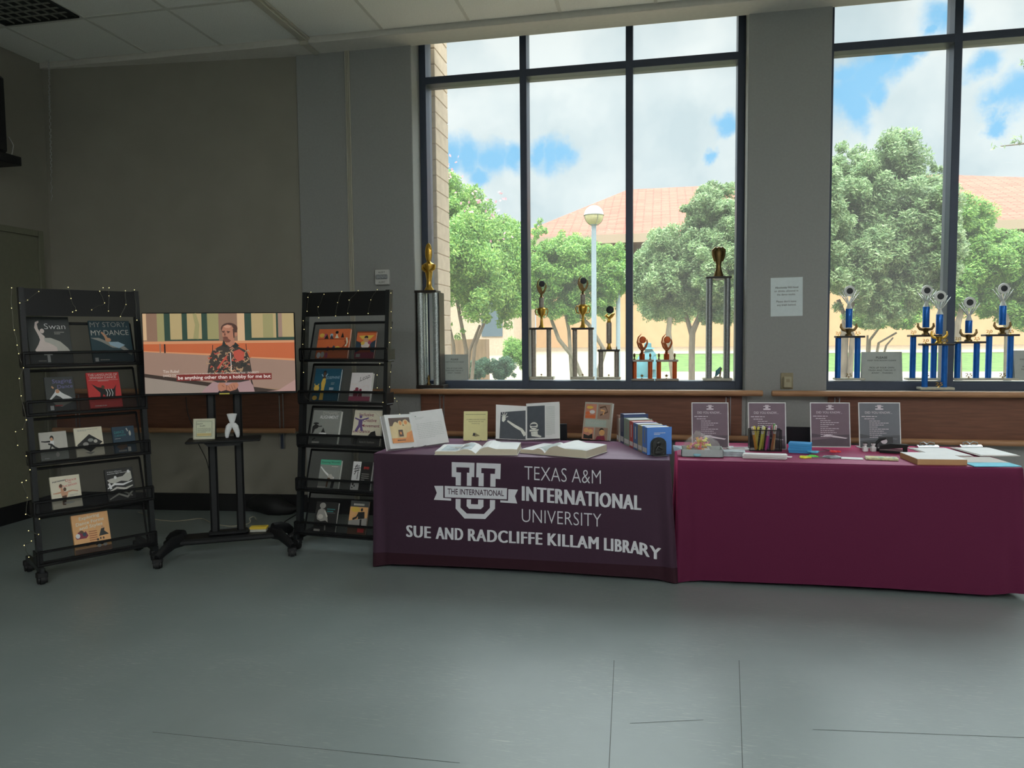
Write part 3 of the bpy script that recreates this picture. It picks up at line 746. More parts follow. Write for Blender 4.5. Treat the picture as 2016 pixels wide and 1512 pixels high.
def dancer(x, y, s, mt, flip=1):     # a leaping silhouette for cover pictures
    f = lambda pts: [(x+flip*a*s, y+b*s) for a, b in pts]
    return [('e', x+flip*.02*s, y-.42*s, .07*s, .09*s, mt), ('p', f([(-.1, -.32), (.1, -.34), (.13, 0), (.1, .12), (-.12, .1)]), mt),
            ('l', f([(.08, -.3), (.3, -.4), (.5, -.62)]), [.08*s, .06*s, .03*s], mt), ('l', f([(-.08, -.3), (-.3, -.28), (-.55, -.45)]), [.08*s, .06*s, .03*s], mt),
            ('l', f([(.05, .05), (.3, .2), (.62, .18)]), [.15*s, .11*s, .04*s], mt), ('l', f([(-.05, .05), (-.12, .3), (-.3, .5)]), [.15*s, .11*s, .05*s], mt)]
Lb = lambda *a, **k: rack_book(RL_P, RL_Z, *a, **k)
Rb = lambda *a, **k: rack_book(RR_P, RR_Z, *a, **k)
Lb(0, 'dark picture book titled Swan with a pale dancer, top row of left rack', (57, 142, 624, 714), [
    ('t', (.40, .27), (.90, .27), .13, 'Swan', m_wt, -.01), ('w', .62, .86, .33, .035, 2, .012, m_lgy),
    ('p', [(.17, .24), (.20, .12), (.28, .09), (.29, .12), (.24, .16), (.25, .26), (.31, .36), (.38, .42), (.40, .50), (.52, .52), (.68, .62), (.66, .76), (.16, .76), (.13, .72), (.22, .60), (.27, .50), (.25, .42)], m_pink),
    ('p', [(.36, .46), (.52, .46), (.74, .54), (.90, .68), (.98, .80), (.66, .80), (.64, .66), (.50, .58), (.38, .54)], m_lgy), ('e', .34, .31, .05, .05, m_pink),
    ('r', .32, .80, .52, .83, m_wt), ('r', .39, .82, .46, .98, m_wt), ('w', .18, .50, .94, .03, 1, .02, m_lgy)], m_dk)
Lb(0, 'dark blue book titled My Story My Dance, top row of left rack', (184, 265, 632, 711), [
    ('t', (.03, .16), (.93, .15), .13, 'MY STORY,', m_gy), ('t', (.03, .36), (.95, .35), .13, 'MY DANCE', m_lgy),
    ('p', [(.0, .42), (.20, .42), (.55, .58), (.62, .56), (.78, .62), (.98, .80), (.95, .86), (.70, .68), (.50, .66), (.26, .52)], m_gy),
    ('p', [(.42, .52), (.66, .52), (.82, .60), (.66, .68), (.46, .60)], m_blue), ('e', .42, .47, .07, .05, m_skin), ('l', [(.40, .48), (.36, .38), (.28, .28)], [.08, .06, .04], m_skin),
    ('r', .05, .90, .13, .99, m_wt), ('w', .17, .5, .94, .03, 1, .025, m_lgy)], m_teal)
Lb(1, 'slate book titled Staging Dance, second row of left rack', (94, 152, 742, 806), [
    ('t', (.26, .19), (.93, .17), .12, 'Staging', m_titleb), ('t', (.42, .35), (.95, .33), .11, 'Dance', m_titleb),
    ('p', [(.10, .66), (.30, .46), (.34, .38), (.42, .36), (.52, .46), (.62, .52), (.80, .60), (.98, .72), (.62, .72), (.48, .60), (.34, .54), (.12, .70)], m_wt), ('e', .40, .43, .07, .06, m_skin),
    ('l', [(.28, .34), (.22, .28)], .05, m_skin), ('p', [(.20, .75), (.9, .75), (.6, .85), (.5, .9), (.3, .84)], m_gy), ('r', .10, .85, .22, .98, m_wt), ('r', .26, .84, .52, .87, m_red)], m_dk)
Lb(1, 'red book titled The Language of Spanish Dance, second row of left rack', (178, 243, 733, 803), [
    ('t', (.05, .10), (.95, .10), .07, 'THE LANGUAGE OF', m_pink, .005), ('t', (.10, .18), (.90, .18), .065, 'SPANISH DANCE', m_pink, .005), ('r', .05, .215, .95, .222, m_pink), ('r', .33, .24, .66, .25, m_pink),
    ('p', [(.12, .32), (.30, .42), (.42, .44), (.52, .48), (.78, .48), (.88, .36), (.84, .46), (.80, .72), (.55, .72), (.45, .62), (.40, .72), (.34, .72), (.36, .58), (.24, .46)], m_bk), ('e', .46, .42, .05, .05, m_brown),
    ('l', [(.54, .48), (.58, .58), (.54, .72)], .02, m_wt), ('l', [(.62, .48), (.66, .60), (.60, .72)], .02, m_wt), ('l', [(.70, .48), (.74, .60), (.70, .72)], .02, m_wt), ('w', .15, .85, .93, .03, 1, .02, m_pink)], m_red)
Lb(2, 'grey photo book with a seated ballerina, third row of left rack', (82, 137, 850, 906), [
    ('r', 0, 0, 1, .66, m_lgy), ('e', .45, .22, .07, .09, m_bk), ('e', .44, .26, .05, .06, m_skin), ('p', [(.36, .32), (.52, .32), (.50, .50), (.40, .52)], m_wt),
    ('l', [(.38, .34), (.20, .34), (.06, .32)], [.06, .05, .03], m_bk), ('l', [(.30, .42), (.42, .46), (.52, .56), (.70, .64)], [.05, .08, .07, .03], m_bk), ('l', [(.42, .46), (.34, .64)], .05, m_bk),
    ('r', 0, .66, 1, 1, m_grcov), ('w', .12, .5, .92, .04, 1, .03, m_wt), ('e', .6, .82, .07, .09, m_lgy)], m_lgy)
Lb(2, 'cream book with a dark diamond picture, third row of left rack', (152, 208, 841, 901), [
    ('w', .12, .85, .07, .035, 2, .012, m_gy), ('p', [(.52, .24), (.97, .54), (.50, .86), (.04, .60)], m_bk), ('e', .55, .45, .10, .06, m_grcov), ('e', .72, .50, .07, .06, m_lgy), ('e', .36, .58, .10, .07, m_gy),
    ('p', [(.30, .86), (.66, .86), (.50, .95)], m_gy)], m_cream)
Lb(2, 'dark book with teal title Dance Canada, third row of left rack', (227, 271, 839, 895), [
    ('t', (.08, .27), (.52, .25), .10, 'DANCE', m_tealp, .01), ('t', (.08, .39), (.60, .36), .08, 'CANADA', m_tealp), ('w', .08, .6, .45, .03, 1, .015, m_lgy),
    ('e', .78, .28, .05, .1, m_lgy), ('l', [(.64, .08), (.70, .2)], .05, m_lgy), ('p', [(.1, .75), (.55, .6), (.6, .8), (.3, .9)], m_brown), ('r', .18, .90, .55, .96, m_gy), ('r', .6, .8, .74, .97, m_lgy)], m_navy)
Lb(3, 'white book titled Partnering Dance and Education, fourth row of left rack', (105, 165, 936, 1006), [
    ('t', (.08, .19), (.52, .15), .045, 'PARTNERING', m_bk, .02), ('t', (.52, .20), (.88, .16), .085, 'Dance', m_red, -.004), ('t', (.60, .24), (.70, .235), .04, 'and', m_red), ('t', (.28, .37), (.88, .31), .085, 'Education', m_red, -.004),
    ('e', .34, .30, .05, .06, m_brown), ('e', .46, .42, .05, .06, m_brown), ('p', [(.32, .36), (.38, .36), (.44, .50), (.58, .48), (.52, .64), (.44, .74), (.42, .88), (.32, .88), (.36, .70), (.32, .56)], m_skin),
    ('l', [(.34, .50), (.18, .52), (.06, .52)], [.05, .04, .025], m_skin), ('l', [(.56, .50), (.72, .48), (.90, .52)], [.05, .04, .025], m_skin), ('p', [(.34, .62), (.50, .60), (.44, .90), (.34, .90)], m_brown), ('w', .6, .86, .60, .035, 2, .012, m_gy),
    ('e', .56, .84, .18, .03, m_lgy)], m_cream)
Lb(3, 'black and white art photo book about dance history, fourth row of left rack', (214, 270, 921, 991), [
    ('t', (.08, .11), (.60, .10), .04, 'A History of Dance in', m_wt), ('t', (.08, .17), (.80, .15), .04, 'American Higher Education', m_wt),
    ('p', [(.05, .34), (.20, .30), (.42, .28), (.62, .26), (.76, .16), (.92, .12), (.94, .36), (.8, .44), (.55, .40), (.28, .46), (.12, .42)], m_lgy), ('e', .84, .13, .05, .05, m_wt), ('e', .35, .28, .05, .05, m_wt),
    ('l', [(.04, .60), (.30, .48), (.60, .52), (.94, .44)], [.03, .07, .06, .03], m_wt), ('l', [(.04, .72), (.36, .60), (.66, .66), (.94, .58)], [.03, .06, .07, .03], m_lgy), ('l', [(.10, .44), (.16, .62)], .08, m_wt),
    ('l', [(.06, .94), (.40, .80), (.70, .92), (.92, .74)], [.03, .06, .07, .05], m_lgy), ('l', [(.5, .7), (.88, .9)], .05, m_gy)], m_bk)
Lb(4, 'large tan book titled Exploring Dance Forms and Styles, bottom row of left rack', (150, 224, 1009, 1099), [
    ('t', (.20, .15), (.76, .10), .085, 'Exploring', m_cream, .015), ('t', (.10, .29), (.87, .22), .085, 'Dance Forms', m_cream, .015), ('t', (.18, .40), (.82, .34), .085, 'and Styles', m_cream, .015),
    ('e', .22, .47, .07, .06, m_brown), ('p', [(.05, .56), (.14, .44), (.24, .50), (.34, .44), (.40, .56), (.34, .62), (.08, .62)], m_maroon), ('e', .12, .54, .06, .06, m_wt), ('e', .30, .52, .05, .05, m_navy),
    ('p', [(.70, .58), (.76, .44), (.86, .42), (.84, .50), (.96, .60), (.68, .62)], m_bk), ('e', .80, .40, .03, .035, m_skin), ('w', .42, .64, .46, .055, 6, .02, m_orgd),
    ('e', .64, .70, .03, .03, m_bk), ('e', .72, .68, .02, .03, m_bk), ('e', .8, .68, .025, .03, m_brown), ('p', [(.30, .82), (.34, .76), (.40, .82)], m_bk), ('p', [(.56, .84), (.62, .76), (.84, .76), (.80, .84)], m_bk), ('r', .0, .88, 1, 1, m_brown), ('e', .66, .86, .06, .04, m_lgy), ('e', .82, .85, .06, .04, m_lgy)], m_tan, t=.025)
Rb(0, 'orange picture book of dancing children, top row of right rack', (620, 683, 648, 706), [
    ('e', .12, .22, .08, .07, m_yel), ('e', .24, .26, .05, .1, m_mag), ('p', [(.20, .34), (.28, .18), (.34, .34)], m_bk), ('e', .42, .22, .05, .06, m_blue), ('p', [(.38, .34), (.42, .2), (.50, .34)], m_navy),
    ('e', .58, .12, .05, .05, m_bk), ('p', [(.54, .32), (.58, .16), (.66, .32)], m_cream), ('p', [(.72, .30), (.76, .12), (.82, .30)], m_bk), ('r', 0, .34, 1, .36, m_orgd), ('l', [(.9, .3), (.94, .45), (.9, .6)], .05, m_cream),
    ('e', .36, .68, .05, .08, m_maroon), ('e', .54, .66, .04, .09, m_navy), ('e', .66, .66, .08, .07, m_yel), ('l', [(.80, .66), (.9, .5), (.86, .4)], .04, m_orgd), ('e', .1, .9, .06, .1, m_wt), ('e', .22, .88, .06, .1, m_lgy), ('e', .34, .9, .05, .1, m_mag)], m_org)
Rb(0, 'small sunset coloured picture book, top row of right rack', (697, 735, 653, 705), [
    ('r', 0, 0, 1, .05, m_orgd), ('p', [(0, .05), (1, .05), (1, .32), (.6, .45), (0, .35)], m_org), ('p', [(.1, .16), (.9, .14), (.7, .3), (.3, .3)], m_yel), ('e', .5, .22, .1, .06, m_bk), ('e', .5, .34, .14, .1, m_skin),
    ('p', [(0, .35), (.3, .45), (.24, .7), (0, .8)], m_navy), ('p', [(1, .32), (.75, .45), (.8, .75), (1, .8)], m_navy), ('e', .5, .52, .22, .12, m_pink), ('e', .35, .44, .1, .07, m_yel), ('e', .7, .42, .09, .06, m_mag), ('r', 0, .78, 1, 1, m_maroon), ('r', .08, .84, .3, .96, m_gy)], m_orgd)
Rb(1, 'dark teal picture book titled Josephine with a yellow figure, second row of right rack', (612, 664, 726, 792), [
    ('t', (.44, .33), (.96, .31), .085, 'JOSEPHINE', m_blue), ('r', .66, .44, .80, .45, m_lgy), ('r', .66, .48, .78, .49, m_lgy), ('r', .62, .60, .78, .62, m_wt), ('r', .62, .64, .78, .66, m_wt),
    ('e', .38, .11, .06, .05, m_bk), ('e', .38, .17, .05, .06, m_brown), ('p', [(.33, .24), (.43, .24), (.42, .36), (.34, .36)], m_brown), ('l', [(.33, .25), (.27, .18)], .03, m_blue), ('l', [(.43, .25), (.49, .16)], .03, m_blue),
    ('p', [(.33, .32), (.43, .30), (.46, .42), (.43, .60), (.44, .98), (.29, .98), (.32, .62), (.29, .46)], m_yel), ('e', .14, .62, .10, .10, m_yel), ('l', [(.08, .56), (.05, .48)], .03, m_yel), ('l', [(.18, .54), (.22, .48)], .03, m_yel), ('e', .12, .92, .09, .07, m_yel)], BK('cover_josephine', (28, 62, 78)))
Rb(1, 'pale lilac book titled Leap, second row of right rack', (685, 727, 734, 791), [
    ('t', (.44, .30), (.86, .16), .16, 'Leap', m_bk, -.012), ('l', [(.38, .33), (.92, .14)], .008, m_bk), ('l', [(.0, .4), (.3, .42), (.2, .55)], .02, m_pink), ('l', [(.6, .5), (.8, .44), (.9, .55)], .02, m_pink),
    ('r', 0, .84, 1, 1, m_mag), ('e', .34, .58, .08, .06, m_maroon), ('p', [(.2, .62), (.45, .62), (.4, .84), (.2, .84)], m_maroon), ('e', .52, .62, .06, .05, m_maroon), ('p', [(.45, .68), (.6, .68), (.62, .84), (.42, .84)], m_maroon)], m_lil, t=.026)
Rb(2, 'grey book titled Dynamic Alignment through Imagery, third row of right rack', (607, 662, 808, 881), [
    ('t', (.36, .13), (.93, .13), .10, 'DYNAMIC', m_lgy), ('t', (.26, .25), (.93, .25), .10, 'ALIGNMENT', m_wt, .01), ('t', (.38, .36), (.93, .36), .08, 'THROUGH', m_gy), ('t', (.38, .47), (.93, .47), .09, 'IMAGERY', m_gy),
    ('e', .16, .40, .10, .03, m_bk), ('p', [(.04, .50), (.14, .42), (.26, .46), (.24, .54), (.14, .58), (.10, .70), (.04, .72)], m_bk), ('l', [(.22, .50), (.38, .48)], .03, m_bk), ('p', [(.36, .70), (.44, .52), (.54, .70)], m_bk), ('e', .44, .70, .14, .03, m_wt), ('w', .6, .93, .56, .035, 4, .012, m_gy),
    ('r', 0, .77, 1, 1, BK('print_dark_grey', (70, 72, 70))), ('l', [(.1, .9), (.2, .84)], .04, m_bk), ('r', .1, .94, .36, .99, m_lgy)], m_grcov, t=.03)
Rb(2, 'cream book titled Inclusive Creative Movement and Dance, third row of right rack', (689, 746, 808, 881), [
    ('t', (.18, .17), (.68, .17), .10, 'Inclusive', m_maroon, .008), ('t', (.33, .33), (.80, .33), .10, 'Creative', m_maroon, .008), ('t', (.30, .48), (.93, .48), .09, 'Movement', m_maroon, .008), ('t', (.02, .64), (.22, .64), .07, 'and', m_maroon, .005), ('t', (.26, .64), (.62, .64), .09, 'Dance', m_maroon, .008),
    ('e', .24, .19, .05, .045, m_violet), ('p', [(.18, .26), (.32, .26), (.32, .44), (.38, .60), (.30, .60), (.25, .48), (.16, .62), (.08, .60), (.18, .42)], m_violet), ('l', [(.2, .28), (.04, .23)], .04, m_violet), ('l', [(.3, .28), (.52, .22)], .04, m_violet),
    ('l', [(.12, .1), (.35, .04), (.7, .05), (.92, .2), (.9, .42)], .008, m_lgy), ('p', [(.56, .74), (.66, .62), (.80, .58), (.84, .70), (.96, .76)], m_bk), ('r', 0, .78, 1, 1, BK('print_shadow_grey', (60, 60, 58))), ('t', (.3, .93), (.82, .93), .06, 'Karen A. Kaufmann', m_lgy), ('p', [(.1, .78), (.24, .78), (.2, .98), (.06, .98)], m_bk)], m_cream)
Rb(3, 'grey book titled Dancing Women with a green band, fourth row of right rack', (623, 664, 905, 969), [
    ('r', 0, 0, 1, .18, m_grn), ('t', (.06, .12), (.94, .11), .06, 'Dancing Women', m_bk), ('r', .56, .22, .88, .245, m_lgy), ('l', [(.04, .26), (.28, .44), (.48, .56), (.74, .66)], [.04, .06, .08, .1], m_wt), ('p', [(.44, .52), (.6, .5), (.74, .66), (.66, .74), (.48, .68)], m_lgy),
    ('e', .50, .68, .08, .05, m_brown), ('l', [(.46, .7), (.44, .95)], .08, m_brown), ('p', [(.66, .70), (.8, .72), (.76, .99), (.62, .99)], m_bk), ('r', .0, .94, .4, .99, m_lgy)], m_grcov, t=.024)
Rb(3, 'white and black book with brushed dance character, fourth row of right rack', (688, 727, 909, 969), [
    ('r', .42, 0, 1, 1, m_bk), ('l', [(.05, .27), (.42, .22)], .02, m_bk), ('l', [(.22, .10), (.14, .22)], .03, m_bk), ('l', [(.12, .17), (.36, .15)], .02, m_bk), ('l', [(.16, .2), (.14, .34)], .025, m_bk), ('l', [(.24, .18), (.23, .32)], .025, m_bk), ('l', [(.32, .18), (.32, .3)], .025, m_bk),
    ('l', [(.1, .36), (.36, .3)], .025, m_bk), ('l', [(.2, .36), (.12, .46)], .03, m_bk), ('l', [(.3, .34), (.29, .62)], .03, m_bk), ('t', (.55, .26), (.86, .26), .08, '\u821e', m_red), ('w', .5, .88, .42, .07, 4, .02, m_lgy), ('e', .12, .8, .04, .05, m_bk), ('e', .2, .86, .03, .04, m_bk), ('e', .1, .92, .03, .03, m_bk)], m_wt, t=.02)
Rb(4, 'black book with a clay figure photo and teal title, bottom row of right rack', (614, 658, 988, 1056), [
    ('e', .30, .13, .14, .10, m_gy), ('p', [(.12, .30), (.24, .22), (.42, .26), (.50, .42), (.58, .52), (.62, .68), (.50, .62), (.30, .66), (.12, .60), (.08, .48)], m_gy), ('e', .26, .5, .12, .08, m_lgy), ('l', [(.42, .3), (.56, .5)], .06, m_lgy),
    ('w', .52, .88, .22, .075, 2, .03, m_tealp), ('r', .5, .355, .9, .365, m_gy), ('r', .04, .92, .32, .99, m_lgy), ('l', [(.5, .7), (.54, .95)], .06, m_gy)], m_bk, t=.022)
Rb(4, 'book with a sunset dancer photo, bottom row of right rack', (682, 718, 986, 1057), [
    ('r', 0, 0, 1, .18, m_dk), ('w', .18, .95, .08, .06, 1, .06, m_lgy), ('p', [(0, .18), (1, .18), (1, .5), (0, .6)], m_tan), ('e', .3, .26, .25, .08, m_yel), ('e', .66, .26, .06, .05, m_bk), ('p', [(.46, .34), (.82, .32), (.86, .52), (.72, .6), (.5, .54)], m_bk), ('l', [(.5, .38), (.4, .5), (.2, .56)], .07, m_bk), ('p', [(0, .6), (1, .5), (1, .76), (0, .76)], m_gy), ('l', [(.66, .55), (.7, .95)], .1, m_bk), ('r', 0, .76, 1, 1, m_brown), ('r', .55, .82, .9, .94, m_red)], m_brown, t=.02)

# ------------------------------------------------------------------ string lights
M_wire = mat('copper_wire', (120, 118, 108), rough=.3, metal=1, raw=True)
M_bulb = mat('warm_bulb', (255, 226, 160), emit=1.6, var=0)
def string_lights(label, strands, P, rz, yoff):
    c, s = math.cos(rz), math.sin(rz)
    n = Vector((s*.995, -c*.995, .096))
    O = P+Vector((-s*(ry(.06)-yoff), c*(ry(.06)-yoff), .06))
    root = thing('string_lights', label, 'string lights', O, 0)
    wq = MB(); pts_b = []
    rn = random.Random(5)
    for st, bulbs in strands:
        pts = []
        for x, y in st:
            pts.append(onpl(x, y, O+n*.004, n)-O)
        fine = []
        for i in range(len(pts)-1):
            for k in range(4):
                f = k/4; fine.append(pts[i].lerp(pts[i+1], f)+Vector((rn.uniform(-.004, .004), 0, rn.uniform(-.004, .004))))
        fine.append(pts[-1]); wq.tube(fine, .0012, M_wire, 5)
        if bulbs: pts_b += pts
    w = wq.build('wire', root)
    bm = MB().ball((0, 0, 0), .003, M_bulb, 8).build('bulb', root); bm.location = pts_b[0]
    for p in pts_b[1:]:
        o = bm.copy(); COL.objects.link(o); o.parent = root; o.location = p
    return root
def z1(*p): return [(a/4.877, 540+b/4.877) for a, b in p]
def z2(*p): return [(a/4.448, 820+b/4.448) for a, b in p]
def z5(*p): return [(570+a/5.6, 560+b/5.6) for a, b in p]
string_lights('warm fairy lights on wire over the left rack and down its left post', [
    (z1((372, 165), (265, 248), (190, 275)), 1), (z1((655, 125), (682, 232), (730, 348), (697, 362)), 1), (z1((990, 130), (958, 163), (1005, 275), (880, 342)), 1), (z1((1047, 130), (1047, 207), (1042, 352)), 1), (z1((1205, 158), (1210, 290), (1157, 405)), 1),
    (z1((1315, 440), (1290, 150)), 1), (z1((112, 130), (112, 325), (137, 535), (165, 680), (180, 762), (225, 898), (185, 1000), (203, 1167), (252, 1398)), 1),
    (z2((232, 30), (197, 110), (137, 133), (155, 252), (230, 345), (263, 467), (230, 560), (193, 577), (240, 710), (225, 856), (345, 897)), 1), (z2((250, 1000), (338, 1033), (275, 1090), (212, 1128), (253, 1232), (340, 1212)), 1)], RL_P, RL_Z, .022)
string_lights('warm fairy lights on wire over the right rack and its side', [
    (z5((235, 85), (203, 142), (193, 295)), 1), (z5((380, 108), (316, 247), (322, 368)), 1), (z5((575, 78), (530, 200), (508, 347)), 1), (z5((757, 68), (657, 172), (642, 318)), 1), (z5((967, 57), (896, 170), (867, 320)), 1),
    (z5((152, 400), (160, 495), (146, 660), (155, 970)), 1), (z5((1118, 95), (1120, 300), (1120, 478), (1103, 640), (1115, 965), (1102, 1130)), 1), (z5((995, 872), (965, 998), (967, 1140), (1035, 1190), (1030, 1300)), 1), (z5((1160, 1255), (1185, 1287), (1215, 1430)), 1), (z5((165, 1225), (210, 1270)), 0)], RR_P, RR_Z, .03)

# ------------------------------------------------------------------ television on its trolley
TVZ = R(21); TA = Vector((-3.362, 4.30, 0)); TVW, TVH = .977, .553
tvc = TA+Vector((math.cos(TVZ), math.sin(TVZ), 0))*TVW/2
zb_ = ony(432, 777, tvc.y).z
tv = thing('television', 'flat television showing a seated man interviewed, on a black trolley', 'television', (tvc.x, tvc.y, zb_), TVZ)
M_tvb = mat('tv_bezel', (18, 18, 20), rough=.3, raw=True)
q = MB().box((-TVW/2, 0, 0), (TVW/2, .028, TVH), M_tvb, .004); q.box((-.3, .028, .08), (.3, .065, .4), M_tvb, .015); q.build('body', tv, 0)
EM = lambda n, c: mat('screen_'+n, c, emit=.88, var=.02, scale=8, rough=.25)
sw = EM('wall', (150, 122, 98)); swl = EM('wall_low', (152, 124, 108)); sfl = EM('floor', (146, 134, 122)); sfr = EM('frame', (42, 66, 54)); sgl = EM('glass', (178, 158, 112)); sgg = EM('glass_green', (150, 144, 98))
spn = EM('panel', (188, 98, 58)); srl = EM('rail', (205, 142, 100)); sbs = EM('skirting', (56, 44, 38)); ssk = EM('skin', (170, 116, 92)); ssd = EM('skin_shade', (112, 68, 54)); shr = EM('hair', (74, 50, 42)); sj = EM('jacket', (58, 52, 46)); sj2 = EM('jacket_red', (176, 78, 62)); sj3 = EM('jacket_tan', (166, 136, 104))
scl = EM('collar', (36, 42, 40)); spt = EM('trousers', (160, 130, 130)); scb = EM('caption_box', (118, 44, 40)); stx = EM('caption', (240, 226, 218)); swh = EM('name', (214, 200, 188)); spk = EM('floor_pink', (172, 138, 130)); sch = EM('chair', (34, 26, 26)); spl = EM('pillar', (138, 108, 88)); slt = EM('pale', (206, 172, 132))
X0, X1, Y0, Y1 = 105, 1845, 112, 1012
mp = lambda x, y: Vector((-TVW/2+.006+(x-X0)/(X1-X0)*(TVW-.012), 0, .016+(Y1-y)/(Y1-Y0)*(TVH-.022)))
rj = random.Random(11)
jacket = []
JP = [(1000, 470), (940, 500), (880, 540), (850, 620), (820, 780), (830, 860), (930, 900), (1190, 900), (1300, 880), (1335, 780), (1310, 620), (1280, 540), (1200, 500), (1150, 470)]
for k in range(150):
    x = rj.uniform(850, 1310); y = rj.uniform(515, 870)
    if x < 880 and y < 600 or x > 1270 and y < 570: continue
    a = rj.uniform(0, 6.3); l_ = rj.uniform(18, 52)
    jacket.append(('l', [(x, y), (x+l_*math.cos(a), y+l_*math.sin(a)*.8), (x+l_*1.2*math.cos(a+.7), y+l_*1.1*math.sin(a+.7))], [10, 16, 5], rj.choice((sj2, sj3, sj3, sj, scl, ssk))))
ops = [('r', X0, Y0, X1, Y1, sw), ('r', 105, 112, 145, 410, slt), ('r', 150, 112, 265, 440, spl), ('r', 265, 112, 345, 430, sgg), ('r', 345, 112, 965, 420, sfr), ('r', 412, 112, 545, 405, sgl), ('r', 605, 112, 770, 400, sgl), ('r', 835, 112, 965, 405, sgg), ('l', [(690, 112), (720, 240), (700, 400)], [40, 50, 60], sgg),
       ('r', 1180, 112, 1265, 430, slt), ('r', 1265, 112, 1845, 420, sfr), ('r', 1345, 112, 1635, 392, sgl), ('r', 1480, 118, 1600, 390, sgg), ('r', 1658, 112, 1845, 385, sgl), ('r', 1660, 112, 1705, 385, swl), ('r', 965, 112, 1180, 440, spl),
       ('r', 105, 425, 1845, 455, srl), ('p', [(105, 455), (1845, 450), (1845, 640), (1330, 620), (860, 580), (300, 545), (105, 530)], spn), ('p', [(105, 530), (300, 540), (860, 568), (860, 588), (300, 552), (105, 540)], srl), ('p', [(1330, 610), (1845, 636), (1845, 660), (1330, 634)], srl), ('r', 335, 455, 352, 590, sch), ('r', 285, 450, 300, 800, spl),
       ('p', [(105, 540), (300, 552), (860, 588), (1845, 660), (1845, 1000), (1380, 960), (830, 900), (105, 790)], swl), ('p', [(105, 786), (830, 895), (1380, 960), (1640, 1000), (1500, 1012), (1300, 1012), (830, 940), (105, 826)], sbs), ('p', [(105, 826), (830, 940), (1300, 1012), (105, 1012)], sfl), ('p', [(1640, 1000), (1845, 880), (1845, 1012), (1500, 1012)], spk),
       ('l', [(890, 470), (885, 560)], 8, sch), ('l', [(1275, 460), (1282, 560)], 8, sch), ('l', [(1320, 860), (1355, 1000)], 14, sch),
       ('p', [(740, 1012), (800, 950), (880, 890), (1000, 900), (1180, 900), (1300, 880), (1345, 940), (1360, 1012)], spt), ('p', [(930, 1012), (1000, 930), (1150, 940), (1180, 1012)], sch),
       ('p', JP, sj)]+jacket+[('p', [(1130, 545), (1200, 520), (1260, 560), (1245, 640), (1180, 660), (1135, 610)], sj2), ('l', [(940, 740), (1050, 600)], 22, sj2), ('l', [(1095, 560), (1100, 770)], 6, stx),
       ('p', [(1020, 390), (1140, 390), (1150, 450), (1095, 500), (1060, 470)], ssk), ('p', [(1000, 480), (1020, 400), (1060, 500)], scl), ('p', [(1120, 500), (1155, 440), (1200, 480), (1160, 500)], scl),
       ('e', 1090, 285, 96, 66, shr), ('p', [(1005, 300), (1020, 260), (1070, 238), (1120, 250), (1150, 310), (1150, 380), (1110, 430), (1055, 440), (1020, 410), (1010, 370)], ssk), ('e', 1165, 345, 17, 30, ssk), ('p', [(1130, 290), (1180, 290), (1180, 330), (1150, 330), (1148, 390), (1135, 390)], shr),
       ('p', [(1012, 380), (1040, 372), (1070, 380), (1075, 400), (1105, 420), (1090, 440), (1050, 444), (1022, 425)], ssd), ('r', 1030, 388, 1066, 394, shr), ('l', [(1005, 318), (1040, 314)], 10, shr), ('l', [(1060, 316), (1098, 322)], 10, shr), ('e', 1022, 328, 12, 6, shr), ('e', 1076, 330, 13, 6, shr), ('p', [(1040, 320), (1050, 360), (1034, 368), (1024, 360)], ssd), ('e', 1070, 262, 40, 16, EM('shine', (196, 146, 120))),
       ('p', [(935, 930), (960, 898), (1010, 905), (1040, 940), (1100, 905), (1160, 900), (1180, 930), (1150, 980), (1080, 1000), (1030, 985), (970, 1000), (940, 980)], ssk), ('l', [(1040, 930), (1035, 985)], 6, ssd), ('l', [(985, 930), (1010, 950)], 6, ssd), ('l', [(1060, 940), (1085, 990)], 5, ssd), ('l', [(1090, 930), (1115, 985)], 5, ssd), ('l', [(1120, 925), (1140, 975)], 5, ssd),
       ('t', (320, 780), (498, 778), 34, 'Tim Rubel', swh), ('t', (320, 824), (1420, 800), 26, 'DANCE COORDINATOR/ASSISTANT PROFESSOR, TEXAS A&M INTERNATIONAL UNIVERSITY', swh), ('r', 470, 800, 1568, 872, scb), ('t', (486, 856), (1556, 850), 40, 'be anything other than a hobby for me but', stx, .008)]
q = MB().box((-TVW/2+.006, -.0005, .016), (TVW/2-.006, .002, TVH-.006), sw)
art(q, mp, (0, -1, 0), ops, .00006, 12)
q.build('screen', tv, 0)
plab(MB().box((-.015, -.002, .002), (.05, .001, .011), mat('yellow_sticker', (150, 140, 62))).build('sticker', tv, 0), 'small yellow sticker on the bottom bezel')

TSZ = R(28.3); TSP = Vector((-2.945, 4.56, 0))
ts = thing('television_trolley', 'black two-post television trolley with shelf and splayed caster feet', 'trolley', TSP, TSZ)
M_tr = mat('trolley_black', (22, 23, 25), rough=.45, raw=True)
for x in (-.085, .085):
    MB().box((x-.028, -.02, .115), (x+.028, .022, 1.44), M_tr, .012).build('post', ts, 0)
q = MB().box((-.34, -.09, .10), (.34, .09, .14), M_tr, .012); q.box((-.13, -.05, .14), (.13, .05, .165), M_tr, .01); q.build('base', ts, 0)
for sx_ in (-1, 1):
    for sy_, nm in ((-1, 0), (1, 1)):
        q = MB()
        x0, y0 = sx_*.29, sy_*.05; x1, y1 = sx_*.42, sy_*.225
        for k in range(4):
            f0, f1 = k/4, (k+1)/4
        pts = [(x0, y0, .135), (sx_*.34, sy_*.10, .13), (sx_*.39, sy_*.18, .10), (x1, y1, .07)]
        q.tube(pts, [.045, .042, .036, .028], M_tr, 8, flat=.55); lg = q.build('leg', ts)
        caster(MB(), x1, y1, .065, .028, M_black).build('caster', lg)
spl_ = ony(445, 866, 4.44)
q = MB(); zt = spl_.z
